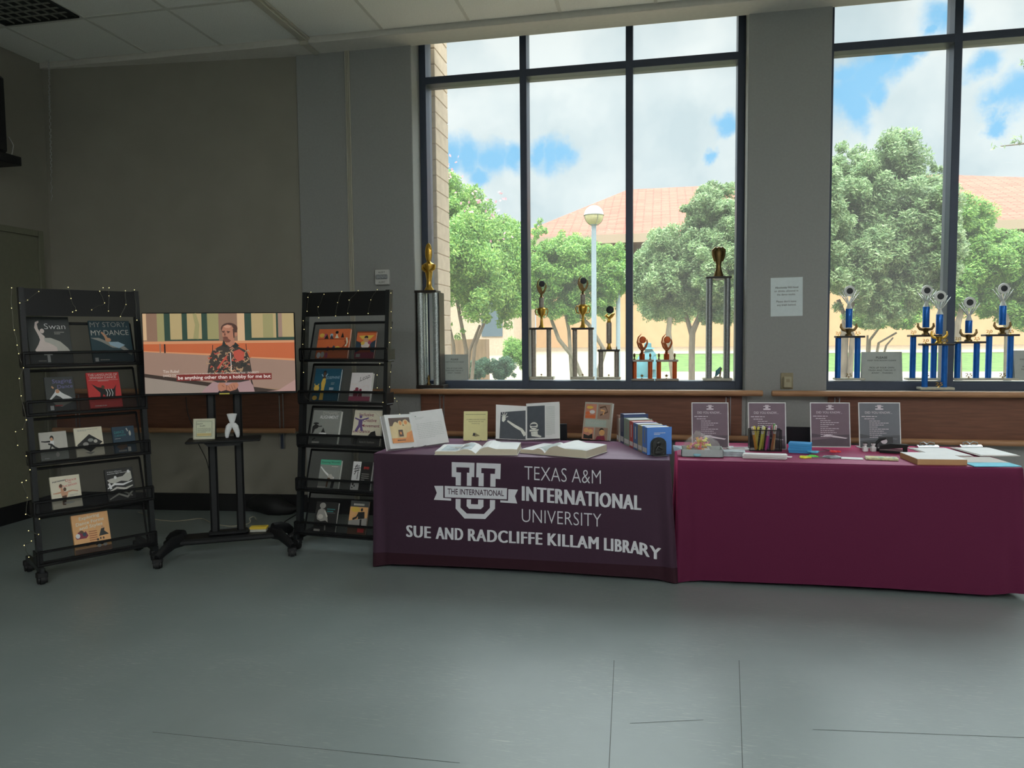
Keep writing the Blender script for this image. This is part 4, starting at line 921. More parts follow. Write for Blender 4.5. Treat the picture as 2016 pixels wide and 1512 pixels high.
q.box((-.235, -.20, zt-.012), (.235, .02, zt+.004), M_tr, .006); q.prism([(-.13, zt-.012), (.13, zt-.012), (.10, zt-.04), (-.10, zt-.04)], -.15, -.005, M_tr); q.build('shelf', ts, 0)
q = MB().box((-.16, -.034, zb_+.1), (.16, -.02, zb_+.34), M_tr, .003); q.box((-.12, -.06, zb_+.14), (.12, -.034, zb_+.3), M_tr, .01); q.build('mount', ts, 0)
def TS(x, y, z): return TSP+Vector((x*math.cos(TSZ)-y*math.sin(TSZ), x*math.sin(TSZ)+y*math.cos(TSZ), z))
# framed certificate and shoe vase on the trolley shelf
p = TS(-.125, -.13, zt+.0075)
pf = thing('framed_card', 'small cream framed card with script lettering on the trolley shelf', 'picture frame', p, TSZ-R(8)); pf.rotation_euler = (-R(9), 0, TSZ-R(10))
m_fr = BK('frame_ivory', (150, 148, 132)); m_card = BK('card_cream', (150, 152, 132)); m_ink = BK('ink_dark', (60, 60, 50)); m_sand = BK('card_sand', (150, 136, 92))
q = MB().box((-.07, 0, 0), (.07, .014, .013), m_fr, .002); q.box((-.07, 0, .127), (.07, .014, .14), m_fr, .002); q.box((-.07, 0, 0), (-.057, .014, .14), m_fr, .002); q.box((.057, 0, 0), (.07, .014, .14), m_fr, .002); q.build('frame', pf, 0)
q = MB().box((-.058, .005, .012), (.058, .012, .128), m_card)
art(q, plane_map((-.058, .005, .128), (.116, 0, 0), (0, 0, .116)), (0, -1, 0), [('r', .06, .06, .94, .075, m_ink), ('r', .06, .925, .94, .94, m_ink), ('r', .06, .06, .075, .94, m_ink), ('r', .925, .06, .94, .94, m_ink), ('t', (.1, .26), (.42, .22), .12, 'Dance', m_ink), ('t', (.26, .37), (.56, .34), .10, 'Studio', m_ink), ('w', .12, .88, .46, .07, 4, .02, m_ink), ('r', .1, .74, .9, .9, m_sand)], .0001)
q.build('card', pf, 0)
MB().box((-.01, .012, 0), (.01, .045, .004), m_fr).build('strut', pf, 0)
p = TS(.055, -.12, zt+.0145)
M_por = mat('white_porcelain', (176, 180, 176), rough=.25)
sv = thing('shoe_vase', 'white porcelain vase shaped like a pair of pointe shoes on the trolley shelf', 'vase', p, TSZ)
q = MB()
q.lathe([(.0, .066), (.022, .068), (.017, .085), (.016, .10), (.024, .125), (.033, .156), (.030, .158), (.021, .128), (.0, .115)], M_por, 20, sy=.7)
for s in (-1, 1):
    q.tube([(s*.033, -.012, 0), (s*.034, -.014, .012), (s*.030, -.012, .04), (s*.020, -.004, .07), (s*.010, 0, .09)], [.010, .013, .018, .021, .014], M_por, 14)
q.build('vase_body', sv)
for s in (-1, 1): MB().tube([(s*.046, -.018, .03), (s*.03, -.03, .05), (s*.012, -.024, .075), (s*.034, -.012, .082)], .003, M_por, 6).build('ribbon', sv)
# boxes on the trolley base
p = TS(.20, .0, .1405)
yb = thing('carton', 'small yellow and white carton on the trolley base', 'box', p, TSZ-R(12)); m_yb = BK('carton_yellow', (150, 128, 40)); m_wb = BK('carton_white', (128, 128, 120))
MB().box((-.055, -.03, 0), (.055, .03, .018), m_wb, .002).build('lower_half', yb, 0); plab(MB().box((-.058, -.028, .018), (.06, .03, .034), m_yb, .002).build('lid', yb, 0), 'yellow lid')
def cable(label, pts, r, mt, P=None):
    q = MB(); pts = [Vector(p) for p in pts]; fine = []
    for i in range(len(pts)-1):
        a = pts[max(i-1, 0)]; b = pts[i]; c = pts[i+1]; d = pts[min(i+2, len(pts)-1)]
        for k in range(6):
            t = k/6; fine.append(.5*((2*b)+(c-a)*t+(2*a-5*b+4*c-d)*t*t+(3*b-a-3*c+d)*t**3))
    fine.append(pts[-1]); q.tube(fine, r, mt, 6)
    o = q.build('cable'); return tag(o, label, 'cable')
M_wcab = mat('white_cable', (120, 116, 102)); M_bcab = mat('black_cable', (22, 20, 20), raw=True)
cable('black power cable hanging from the television to the trolley post', [ony(366, 782, 4.5), ony(370, 815, 4.5), ony(384, 850, 4.52), ony(390, 872, 4.56), ony(406, 905, 4.56), ony(414, 935, 4.55), ony(420, 945, 4.54)], .003, M_bcab)
cable('white cable lying on the floor behind the trolley', [onz(272, 1008, .01), onz(284, 1012, .005), onz(300, 1021, .005), onz(345, 1026, .005), onz(395, 1021, .005), onz(418, 1030, .005), onz(455, 1036, .005), onz(490, 1030, .005), onz(492, 1020, .04), onz(500, 1017, .05), onz(505, 1024, .005)], .004, M_wcab)
cable('black cable on the floor between trolley and right rack', [onz(520, 1040, .005), onz(545, 1038, .005), onz(565, 1024, .005), onz(585, 1012, .005)], .004, M_bcab)
# dark cloth bundle against the skirting
q = MB()
a, b_ = onz(505, 1000, 0), onz(600, 1006, 0)
rn = random.Random(4); pts = []; rs = []
for k in range(12):
    f = k/11; pts.append(a.lerp(b_, f)+Vector((0, -.13, .06+.02*math.sin(f*6)))); rs.append(.02+.075*math.sin(math.pi*min(1, f*1.05+.02))**.6+rn.uniform(-.008, .008))
q.tube(pts, rs, M_black, 12)
tag(q.build('cloth_bundle'), 'crumpled black cloth bundle on the floor behind the right rack', 'cloth')
# ------------------------------------------------------------------ tables and cloths
ZT_ = .745
M_cl1 = mat('plum_cloth', (46, 35, 43), rough=.85, raw=True, var=.06, scale=90, bump=.08)
M_hem = mat('maroon_hem', (46, 14, 28), rough=.85, raw=True)
M_cl2 = mat('maroon_cloth', (66, 24, 42), rough=.85, raw=True, var=.05, scale=90, bump=.08)
for m_, c_ in ((M_cl1, (150, 110, 140)), (M_cl2, (230, 90, 140))):  # sheen and specular tinted pink to put window light on the tops
    b_ = m_.node_tree.nodes['Principled BSDF']; b_.inputs['Sheen Weight'].default_value = 1.0; b_.inputs['Sheen Roughness'].default_value = .45; b_.inputs['Sheen Tint'].default_value = rgb(c_)
    b_.inputs['Roughness'].default_value = .5; b_.inputs['Specular IOR Level'].default_value = 1.0; b_.inputs['Specular Tint'].default_value = rgb(c_, 1.9)
M_logo = mat('banner_print', (150, 150, 154), rough=.8, var=.02)
M_ttop = mat('folding_table_top', (170, 170, 165), raw=True)
def cloth(x0, x1, y0, y1, mt, label, seed, fold, tuck=0.0, hem=None):
    rn = random.Random(seed); V = []; F = []
    per = []                                        # perimeter points with outward normal and fold weight
    def seg(a, b, n, nrm):
        for k in range(n):
            f = k/n; per.append((a[0]+(b[0]-a[0])*f, a[1]+(b[1]-a[1])*f, nrm, f))
    nx, ny = 120, 50
    seg((x0, y0), (x1, y0), nx, (0, -1)); seg((x1, y0), (x1, y1), ny, (1, 0)); seg((x1, y1), (x0, y1), nx, (0, 1)); seg((x0, y1), (x0, y0), ny, (-1, 0))
    n = len(per); rings = [(0, ZT_-.0006, 0), (.004, ZT_-.003, 0), (.006, ZT_-.012, 0)]+[(.006, z, 1) for z in (.68, .58, .48, .38, .28, .18, .10, .045, .012)]
    rows = []
    for off, z, fl in rings:
        row = []
        g = (ZT_-z)/ZT_
        for (px, py, nr, f) in per:
            cx = min(abs(px-x0), abs(px-x1)); cy = min(abs(py-y0), abs(py-y1))
            cd = math.hypot(cx, cy)
            o = off
            w = max(0, 1-cd/fold)
            ox, oy = nr[0]*o, nr[1]*o
            if fl:
                bul = .018*g*w*w+.012*g*math.sin(cd*70)*(1 if cd < fold else 0)*w
                dx = (1 if abs(px-x1) < abs(px-x0) else -1); dy = (1 if abs(py-y1) < abs(py-y0) else -1)
                ox += dx*bul*.8; oy += dy*bul
                side = abs(nr[0]) > .5
                if dx > 0: ox -= tuck*g*max(0, 1-abs(px-x1)/.5)**2
                if side: ox += nr[0]*.012*g*math.sin(f*19)
            lift = 0; dx0 = 1 if abs(px-x1) < abs(px-x0) else -1
            if dx0 > 0 and tuck and not hem and z < .2: lift += .05*max(0, 1-cd/.16)*(1-z/.2)
            if z < .03: lift += .016*(1-w)+.006*math.sin(px*3+py)
            row.append(len(V)); V.append((px+ox, py+oy, z+lift))
        rows.append(row)
    F.append(tuple(rows[0][k] for k in range(n)))
    for a, b in zip(rows, rows[1:]):
        for k in range(n): F.append((a[k], b[k], b[(k+1) % n], a[(k+1) % n]))
    q = MB()
    if hem: q.add(V, F[:-2*n], mt); q.add(V, F[-2*n:], hem)
    else: q.add(V, F, mt)
    o = q.build('tablecloth', smooth=60)
    return tag(o, label, 'tablecloth')
T1 = (-1.812, .050, 4.445, 5.20); T2 = (.105, 1.94, 4.465, 5.235)
for (a, b_, c, d), lb in ((T1, 'folding table hidden under the plum banner cloth'), (T2, 'folding table hidden under the plain maroon cloth')):
    t = thing('folding_table', lb, 'table', ((a+b_)/2, (c+d)/2, 0)); w, dd = (b_-a)/2-.008, (d-c)/2-.008
    MB().box((-w, -dd, ZT_-.04), (w, dd, ZT_-.0025), M_ttop, .008).build('tabletop', t, 0)
    for sx_ in (-1, 1):
        q = MB()
        for sy_ in (-1, 1): q.tube([(sx_*(w-.2), sy_*(dd-.1), 0), (sx_*(w-.2), sy_*(dd-.1), ZT_-.04)], .014, M_frame, 8)
        q.tube([(sx_*(w-.2), -dd+.1, .12), (sx_*(w-.2), dd-.1, .12)], .012, M_frame, 8); q.build('leg', t)
c1 = cloth(*T1, M_cl1, 'plum tablecloth printed with a university library emblem and lettering', 1, .10, -.03, hem=M_hem)
cloth(*T2, M_cl2, 'plain maroon tablecloth with a pink sheen on the right table', 2, .14, -.035)
# banner lettering: coordinates measured on the photographed front of the cloth
FY = T1[2]-.008
def bz(x, y):
    p = ony(730+x/3.305, 880+y/3.305, FY); return Vector((p.x, FY, p.z))
lg = MB()
dk = M_cl1
ops = [('p', [(527, 98), (675, 103), (673, 196), (656, 195), (652, 372), (698, 373), (702, 198), (686, 197), (688, 103), (846, 109), (843, 209), (812, 207), (808, 402), (745, 468), (610, 465), (552, 400), (553, 196), (527, 194)], M_logo)]
ops += [('p', [(557, 131), (642, 134), (641, 168), (626, 167), (624, 385), (640, 402), (716, 404), (733, 388), (735, 171), (719, 170), (720, 137), (810, 141), (808, 175), (779, 174), (775, 396), (737, 436), (625, 433), (584, 394), (587, 166), (557, 164)], dk)]
ops += [('p', [(471, 246), (896, 262), (894, 348), (474, 335)], dk), ('p', [(481, 253), (887, 268), (885, 340), (482, 327)], M_logo), ('t', (500, 306), (866, 319), 38, 'THE INTERNATIONAL', dk, .012),
        ('p', [(413, 253), (472, 253), (472, 331), (523, 335), (523, 349), (411, 343), (430, 298)], M_logo), ('p', [(895, 274), (958, 277), (938, 319), (953, 367), (843, 360), (843, 346), (893, 350)], M_logo)]
ops += [('t', (1000, 212), (1497, 241), 96, 'TEXAS A&M', M_logo, -.012), ('t', (988, 348), (1755, 410), 100, 'INTERNATIONAL', M_logo, .02), ('t', (983, 487), (1500, 520), 92, 'UNIVERSITY', M_logo, -.012),
        ('t', (235, 583), (388, 593), 80, 'SUE', M_logo, .02), ('t', (427, 597), (598, 606), 82, 'AND', M_logo, .02), ('t', (637, 609), (1113, 635), 83, 'RADCLIFFE', M_logo, .02), ('t', (1155, 638), (1480, 664), 84, 'KILLAM', M_logo, .02), ('t', (1522, 670), (1745, 695), 86, 'LIBRA', M_logo, .02), ('t', (1752, 697), (1885, 737), 84, 'RY', M_logo, .02)]
art(lg, bz, (0, -1, 0), ops, .00012, 8)
lo_ = lg.build('lettering', c1, 0); plab(lo_, 'pale grey printed emblem and lettering')

def P1(x, y, z=ZT_): return onz(x, y, z)
# ------------------------------------------------------------------ books on the first table
M_page = mat('open_page', (186, 194, 190), var=.03, scale=12); M_block = mat('page_block', (150, 142, 126), var=.2, scale=260, stretch=(1, 1, 30))
M_print = mat('photo_grey', (128, 136, 140), var=.25, scale=18); M_photo = mat('photo_dark', (56, 60, 66), var=.1); M_text = mat('page_text', (120, 126, 122))
# upright open photo book on an easel (left)
a, b_ = P1(757, 890), P1(876, 876)
ux = (b_-a).normalized(); ang = math.atan2(ux.y, ux.x)
def frame_at(o, rz, lean):
    c, s = math.cos(rz), math.sin(rz); cl, sl = math.cos(lean), math.sin(lean)
    return (Vector((c, s, 0)), Vector((s*cl, -c*cl, sl)), Vector((-s*sl, c*sl, cl)))   # right, front normal, up
def stand(root, w, h, lean):
    lean = -root.rotation_euler[0]      # wire easel behind a leaning book, in the book's own tilted frame
    q = MB()
    for sx_ in (-1, 1):
        q.tube([(sx_*w*.2, -.03, .0), (sx_*w*.2, .03, .004), (sx_*w*.12, .034, h*.6), (0, .036, h*.66)], .003, M_chrome, 6)
    q.tube([(0, .036, h*.62), (0, .036+h*.42, (.036+h*.42)*math.tan(lean))], .003, M_chrome, 6)
    return q.build('easel', root)
def standing_open(name, label, o, rz, lean, wl, wr, hl, hr, t, opsL, opsR, cm, curve=.012):
    root = thing(name, label, 'book', o+Vector((0, 0, (t+.004)*math.sin(lean))), rz); root.rotation_euler = (-lean, 0, rz)
    q = MB(); q.box((-wl-.004, t, 0), (0, t+.004, hl+.004), cm, .001); q.box((0, t, 0), (wr+.004, t+.004, hr+.004), cm, .001); q.build('cover', root, 0)
    for nm, w, h, sg, ops in (('left_page', wl, hl, -1, opsL), ('right_page', wr, hr, 1, opsR)):
        q = MB(); n = 8
        prof = [(i/n*w, -curve*3*i/n) for i in range(n+1)]
        V = []; F = []
        for x, yy in prof:
            V += [(sg*x, yy, .002), (sg*x, yy, h), (sg*x, t, .002), (sg*x, t, h)]
        for i in range(n):
            b0 = i*4
            F += [(b0, b0+4, b0+5, b0+1), (b0+1, b0+5, b0+7, b0+3), (b0, b0+2, b0+6, b0+4)]
        F.append((n*4, n*4+2, n*4+3, n*4+1)); F.append((0, 1, 3, 2))
        q.add(V, F, M_page)
        def fn(u, v, sg=sg, w=w, h=h):
            x = u*w if sg > 0 else (u-1)*w
            i = abs(x)/w
            return Vector((x, -curve*3*i, h*(1-v)))
        art(q, fn, (0, -1, 0), ops, .0004, 4)
        q.build(nm, root, 0)
    return root
m_sep = mat('photo_sepia', (196, 128, 84), k=1.7, var=.15, scale=14); m_sepl = mat('photo_sepia_light', (206, 170, 132), k=1.7, var=.08, scale=20); m_sepd = mat('photo_sepia_dark', (78, 66, 62), var=.1)
o = P1(820, 884); rz1 = ang
wl = (P1(820, 884)-a).length; wr = (P1(876, 877)-P1(820, 884)).length
hl = (884-817)*(o-EYE).dot(FW)/FPX*1.02
mini = [('r', .12, .10, .9, .84, m_sepl), ('r', .12, .10, .9, .34, m_sepd), ('e', .35, .34, .10, .12, m_sepl), ('e', .52, .28, .09, .1, m_sepl), ('e', .72, .26, .11, .1, m_sepl), ('e', .84, .36, .07, .12, m_sepl), ('e', .52, .26, .05, .06, m_sep), ('e', .72, .25, .06, .06, m_sep), ('e', .28, .38, .07, .1, m_sepl), ('r', .12, .7, .9, .84, m_sep), ('p', [(.7, .56), (.9, .5), (.9, .84), (.6, .84)], m_sep), ('r', .40, .46, .56, .66, m_sepd), ('r', .44, .52, .5, .6, m_sep), ('w', .3, .76, .75, .05, 1, .03, m_sepd)]
sb1 = standing_open('photo_book', 'open book leaning upright at the table corner, sepia group photo on its left page', o+Vector((0, .02, .003)), rz1, R(20), wl*.98, wr*1.0, hl, hl*1.05, .014, mini,
    [('r', .10, .12, .14, .15, M_text), ('w', .10, .38, .18, .03, 2, .006, M_text), ('w', .1, .9, .36, .05, 9, .006, M_text)], M_page)
stand(sb1, .24, hl, .3)
# yellow-green closed book on an easel
def closed_on_stand(label, px, ops, cm, t, lean, zoff=.001, spine=None, pages=None, rz=None, group=None):
    """px: bottom-left, bottom-right corner, top y of the left corner"""
    A, B = P1(*px[0]), P1(*px[1])
    d = B-A; r_ = math.atan2(d.y, d.x) if rz is None else rz
    w = d.length; m = (A+B)/2; dep = (m-EYE).dot(FW)
    h = (( px[0][1]+px[1][1])/2-px[2])*dep/FPX/math.cos(lean*.35)
    root = thing('book', label, 'book', m+Vector((0, 0, zoff+t*math.sin(lean))), r_, group); root.rotation_euler = (-lean, 0, r_)
    book_shell(root, w, h, t, cm, spine, pages)
    if ops:
        q = MB(); art(q, plane_map((-w/2, 0, h), (w, 0, 0), (0, 0, h)), (0, -1, 0), ops, .0001); q.build('cover_print', root, 0)
    return root, w, h
m_ol = BK('cover_yellow_green', (170, 160, 112)); m_olink = BK('ink_olive', (104, 96, 62))
bk, w, h = closed_on_stand('yellow-green closed book on an easel between two open books', ((912, 869), (959, 869), 811), [
    ('r', .08, .10, .92, .115, m_olink), ('t', (.12, .30), (.92, .30), .035, 'COMMONSENSE DANCE', m_olink, .01), ('t', (.2, .37), (.84, .37), .035, 'TRADITIONS OF THE', m_olink, .01), ('t', (.34, .44), (.68, .44), .035, 'AMERICAS', m_olink), ('p', [(.36, .84), (.5, .74), (.7, .84), (.5, .87)], m_olink), ('e', .45, .79, .05, .05, m_bk)], m_ol, .022, R(14))
stand(bk, w*1.2, h, .3)
# large open black photo book on an easel
o = P1(1036, 872); dep = (o-EYE).dot(FW)/FPX
m_night = mat('photo_night', (52, 56, 62), var=.06); m_limb = mat('photo_limb', (168, 168, 160), var=.1, scale=30)
Lp = [('p', [(.16, .22), (.98, .13), (.98, .98), (.12, .98)], m_night), ('l', [(.38, .46), (.62, .60), (.84, .70), (.97, .86)], [.05, .08, .09, .12], m_limb), ('p', [(.2, .36), (.28, .30), (.33, .42), (.26, .5), (.2, .48)], m_limb)]
for tx, ty in ((.22, .22), (.30, .20), (.37, .23), (.40, .33), (.19, .3)): Lp.append(('l', [(.27, .38), (tx, ty)], [.03, .015], m_limb))
Rp = [('r', .03, .08, .56, .95, m_night), ('e', .23, .62, .12, .10, m_limb), ('p', [(.1, .72), (.38, .72), (.36, .76), (.1, .77)], m_limb), ('p', [(.14, .78), (.34, .77), (.35, .86), (.46, .91), (.44, .94), (.16, .90)], m_limb), ('e', .22, .60, .10, .03, m_night), ('l', [(.16, .66), (.32, .67)], .02, m_night), ('w', .60, .86, .12, .028, 28, .007, M_text)]
hb_ = (872-802)*dep*1.03
ob = standing_open('photo_book', 'large open book on an easel with black photographs of an arm and a head', o+Vector((0, .0, .012)), R(9), R(17), 58*dep*1.02, 62*dep*1.06, hb_*.95, hb_*1.02, .02, Lp, Rp, m_lgy, .02)
stand(ob, .3, hb_, .3)
# grey closed book with four pictures
m_gb = BK('cover_sage', (128, 124, 114)); m_p1 = BK('plate_rose', (150, 100, 84)); m_p2 = BK('plate_brown', (120, 96, 84)); m_p3 = BK('plate_mint', (126, 136, 128))
bk, w, h = closed_on_stand('tall grey closed book with four brown pictures on its cover', ((1145, 866), (1199, 870), 794), [
    ('r', .04, .05, .44, .44, m_p1), ('r', .50, .05, .94, .44, m_p2), ('r', .08, .47, .84, .65, m_p3), ('t', (.16, .59), (.76, .59), .07, 'DANCE', m_lgy), ('r', .02, .68, .42, 1, m_p1), ('r', .46, .67, .92, 1, m_p2),
    ('e', .2, .14, .12, .04, m_yel), ('e', .3, .26, .10, .05, m_lil), ('e', .14, .3, .08, .05, m_org), ('p', [(.06, .36), (.42, .34), (.42, .43), (.06, .43)], m_org), ('l', [(.56, .14), (.76, .10), (.86, .24), (.6, .34)], .04, m_brown), ('l', [(.6, .2), (.74, .22), (.7, .32)], .05, m_tan),
    ('e', .14, .76, .09, .06, m_tan), ('e', .3, .78, .08, .06, m_tan), ('p', [(.06, .86), (.24, .9), (.38, .84), (.4, .98), (.06, .98)], m_bk), ('e', .7, .74, .08, .06, m_bk), ('e', .72, .80, .10, .08, m_tan), ('p', [(.56, .9), (.82, .88), (.86, 1), (.5, 1)], m_maroon)], m_gb, .03, R(13), pages=M_page)
stand(bk, w, h, .3)
# two big books lying open
def lying_open(label, cen, rz, wl, wr, d, tl, tr, opsL, opsR):
    root = thing('open_book', label, 'book', cen, rz)
    MB().box((-wl-.005, -d/2-.004, 0), (wr+.005, d/2+.004, .004), m_lgy, .001).build('cover', root, 0)
    for nm, w, t, sg, ops in (('left_pages', wl, tl, -1, opsL), ('right_pages', wr, tr, 1, opsR)):
        n = 10; V = []; F = []
        hz = lambda i: .004+t*(.25+.75*min(1, (i*3.2))**.5)*(1 if i < .9 else 1-.05*(i-.9)*10)+.016*math.sin(min(1, i*2.2)*math.pi)*(1 if i < .46 else 0)
        for k in range(n+1):
            i = k/n; x = sg*i*w
            V += [(x, -d/2, .004), (x, d/2, .004), (x, -d/2, hz(i)), (x, d/2, hz(i))]
        q = MB(); side = []; top = []
        for k in range(n):
            b0 = k*4; top.append((b0+2, b0+6, b0+7, b0+3)); side += [(b0, b0+4, b0+6, b0+2), (b0+1, b0+3, b0+7, b0+5)]
        side.append((n*4, n*4+1, n*4+3, n*4+2))
        q.add(V, top, M_page); q.add(V, side, M_block)
        def fn(u, v, sg=sg, w=w):
            x = u*w if sg > 0 else (u-1)*w
            return Vector((x, d/2-v*d, hz(abs(x)/w)))
        if ops: art(q, fn, (0, 0, 1), ops, .0006, 2, 12)
        q.build(nm, root, 0)
    return root
c0 = P1(944, 889)
lying_open('large open book lying flat at the plum table edge, grey photo on left page', Vector((c0.x, 4.612, ZT_+.0005)), R(6), .262, .258, .31, .02, .036, [('r', .12, .14, .86, .90, M_print), ('r', .3, .4, .66, .5, m_lgy), ('r', .4, .5, .76, .62, m_gy)], None)
c0 = P1(1096, 889)
lying_open('thick open book lying flat and turned, left cover raised, right of the flat photo book', Vector((c0.x, 4.665, ZT_+.0005)), R(-20), .18, .285, .30, .022, .046, [('r', .55, .1, .95, .92, M_text)], [('r', .06, .05, .96, .95, M_page)])
# row of upright books with a metal bookend
bx0 = P1(1218, 876); bx1 = P1(1303, 896)
row = [('thin brown book with cream edge, leftmost of the upright row', .012, .185, BK('spine_brown', (110, 84, 72)), 0), ('white narrow book second in the upright row', .012, .165, BK('spine_white', (168, 164, 156)), 0), ('tall navy book standing above the rest of the upright row', .022, .205, BK('spine_navy', (44, 54, 84)), 0),
       ('sage green book in the upright row beside the navy book', .034, .182, BK('spine_sage', (104, 120, 110)), 0), ('red book in the upright row with white spine lettering', .022, .175, BK('spine_red', (140, 52, 50)), 0),
       ('slim blue book in the upright row next to the red one', .026, .172, BK('spine_blue', (54, 84, 124)), 0), ('olive book in the upright row before the last blue one', .024, .17, BK('spine_olive', (120, 116, 92)), 0), ('bright blue book at the right end of the upright row', .026, .172, BK('cover_bright_blue', (62, 100, 158)), 0)]
rzr = R(-46)           # spines face the camera's left, covers turned to the right
dirx = Vector((math.cos(rzr), math.sin(rzr), 0)); 
cur = Vector((1.0, 0, 0))
S0 = P1(1214, 868); S1 = P1(1274, 896); dv = (S1-S0); total = sum(r[1] for r in row); k_ = dv.length/total
rz_b = math.atan2(dv.y, dv.x)
cv = Vector((dv.normalized().x, dv.normalized().y, 0)); bd = Vector((-cv.y, cv.x, 0))
pos = 0.0
for lb, t, h, cm, _ in row:
    T = t*k_
    p = S0+cv*(pos+T/2); p.z = ZT_+.0005; pos += T
    root = thing('book', lb, 'book', p, rz_b, 'books in the upright row'); t2 = T-.001; dp = .16 if h < .19 else .175
    q = MB(); q.box((-t2/2, 0, 0), (t2/2, .003, h), cm, .0012); q.box((-t2/2, 0, 0), (-t2/2+.003, dp, h), cm, .001); q.box((t2/2-.003, 0, 0), (t2/2, dp, h), cm, .001)
    q.build('cover', root, 0)
    MB().box((-t2/2+.003, .003, .002), (t2/2-.003, dp-.003, h-.004), M_page).build('pages', root, 0)
    q = MB(); art(q, plane_map((-t2/2, 0, h), (t2, 0, 0), (0, 0, h)), (0, -1, 0), [('r', .08, .76, .92, .93, m_lab), ('r', .42, .12, .58, .6, m_lab if 'red' in lb else m_gy)], .0003); q.build('spine_label', root, 0)
    if 'right end' in lb:
        q = MB(); art(q, lambda u, v: Vector((t2/2, .16*u, h*(1-v))), (1, 0, 0), [('w', .28, .74, .2, .05, 2, .02, m_lab), ('r', .28, .35, .4, .36, m_lab)], .0003); q.build('cover_print', root, 0)
        endp = p+cv*(T/2)
M_bend = mat('pewter', (70, 72, 70), rough=.4, metal=.7, raw=True, var=.3, scale=40, bump=.5)
be = thing('bookend', 'dark metal arched bookend holding the upright books', 'bookend', endp+cv*.004+bd*.07, rz_b)
q = MB()
arch = [(-.05, 0), (.05, 0), (.05, .07)]+[(.05*math.cos(i*math.pi/10), .07+.04*math.sin(i*math.pi/10)) for i in range(1, 10)]+[(-.05, .07)]
MX = Matrix(((0, 1, 0, 0), (1, 0, 0, 0), (0, 0, 1, 0), (0, 0, 0, 1)))
q.prism(arch, 0, .008, M_bend, MX); q.prism([(x*.82, .006+z*.88) for x, z in arch], .008, .013, M_bend, MX)
q.ball((.014, 0, .075), .017, M_bend, 10, sc=(.5, 1, 1)); q.tube([(.012, -.02, .03), (.016, -.005, .055), (.012, .022, .04)], .009, M_bend, 8); q.box((.013, -.03, .008), (.02, .03, .03), M_bend, .004)
q.build('arched_plate', be); MB().box((0, -.045, 0), (.07, .045, .003), M_chrome, .001).build('foot', be, 0)

# ------------------------------------------------------------------ chairs behind the tables
M_seat = mat('chair_black', (24, 26, 30), rough=.5, raw=True)
def chair(label, x, y, rz):
    t = thing('stacking_chair', label, 'chair', (x, y, 0), rz, 'chairs behind the tables')
    MB().box((-.22, -.2, .43), (.22, .2, .47), M_seat, .018).build('seat', t)
    q = MB(); n = 8; V = []; F = []
    for i in range(n+1):
        a = (i/n-.5)*.9; xx = .25*math.sin(a)/math.sin(.45)*.86; yy = .23-.05*(1-math.cos(a))*8*.5
        for z, o_ in ((.56, 0), (.86, .04)):
            V += [(xx, yy+o_, z), (xx, yy+o_+.018, z)]
    for i in range(n):
        b = i*4; F += [(b, b+4, b+6, b+2), (b+1, b+3, b+7, b+5), (b+2, b+6, b+7, b+3), (b, b+1, b+5, b+4)]
    F += [(0, 2, 3, 1), (n*4, n*4+1, n*4+3, n*4+2)]
    q.add(V, F, M_seat); q.build('backrest', t)
    for sx_ in (-1, 1):
        MB().tube([(sx_*.2, -.17, .44), (sx_*.23, -.2, 0)], .012, M_chrome, 8).build('leg', t)
        MB().tube([(sx_*.2, .22, .70), (sx_*.2, .19, .45), (sx_*.23, .24, 0)], .012, M_chrome, 8).build('leg', t)
    return t
c_ = ony(1573, 840, 5.52); chair('black chair whose back shows between two flyer stands behind the right table', c_.x, 5.525, math.pi)
c_ = ony(1080, 850, 5.52); chair('black chair whose back shows behind the open black photo book', c_.x-.04, 5.50, math.pi)
c_ = ony(868, 860, 5.5)

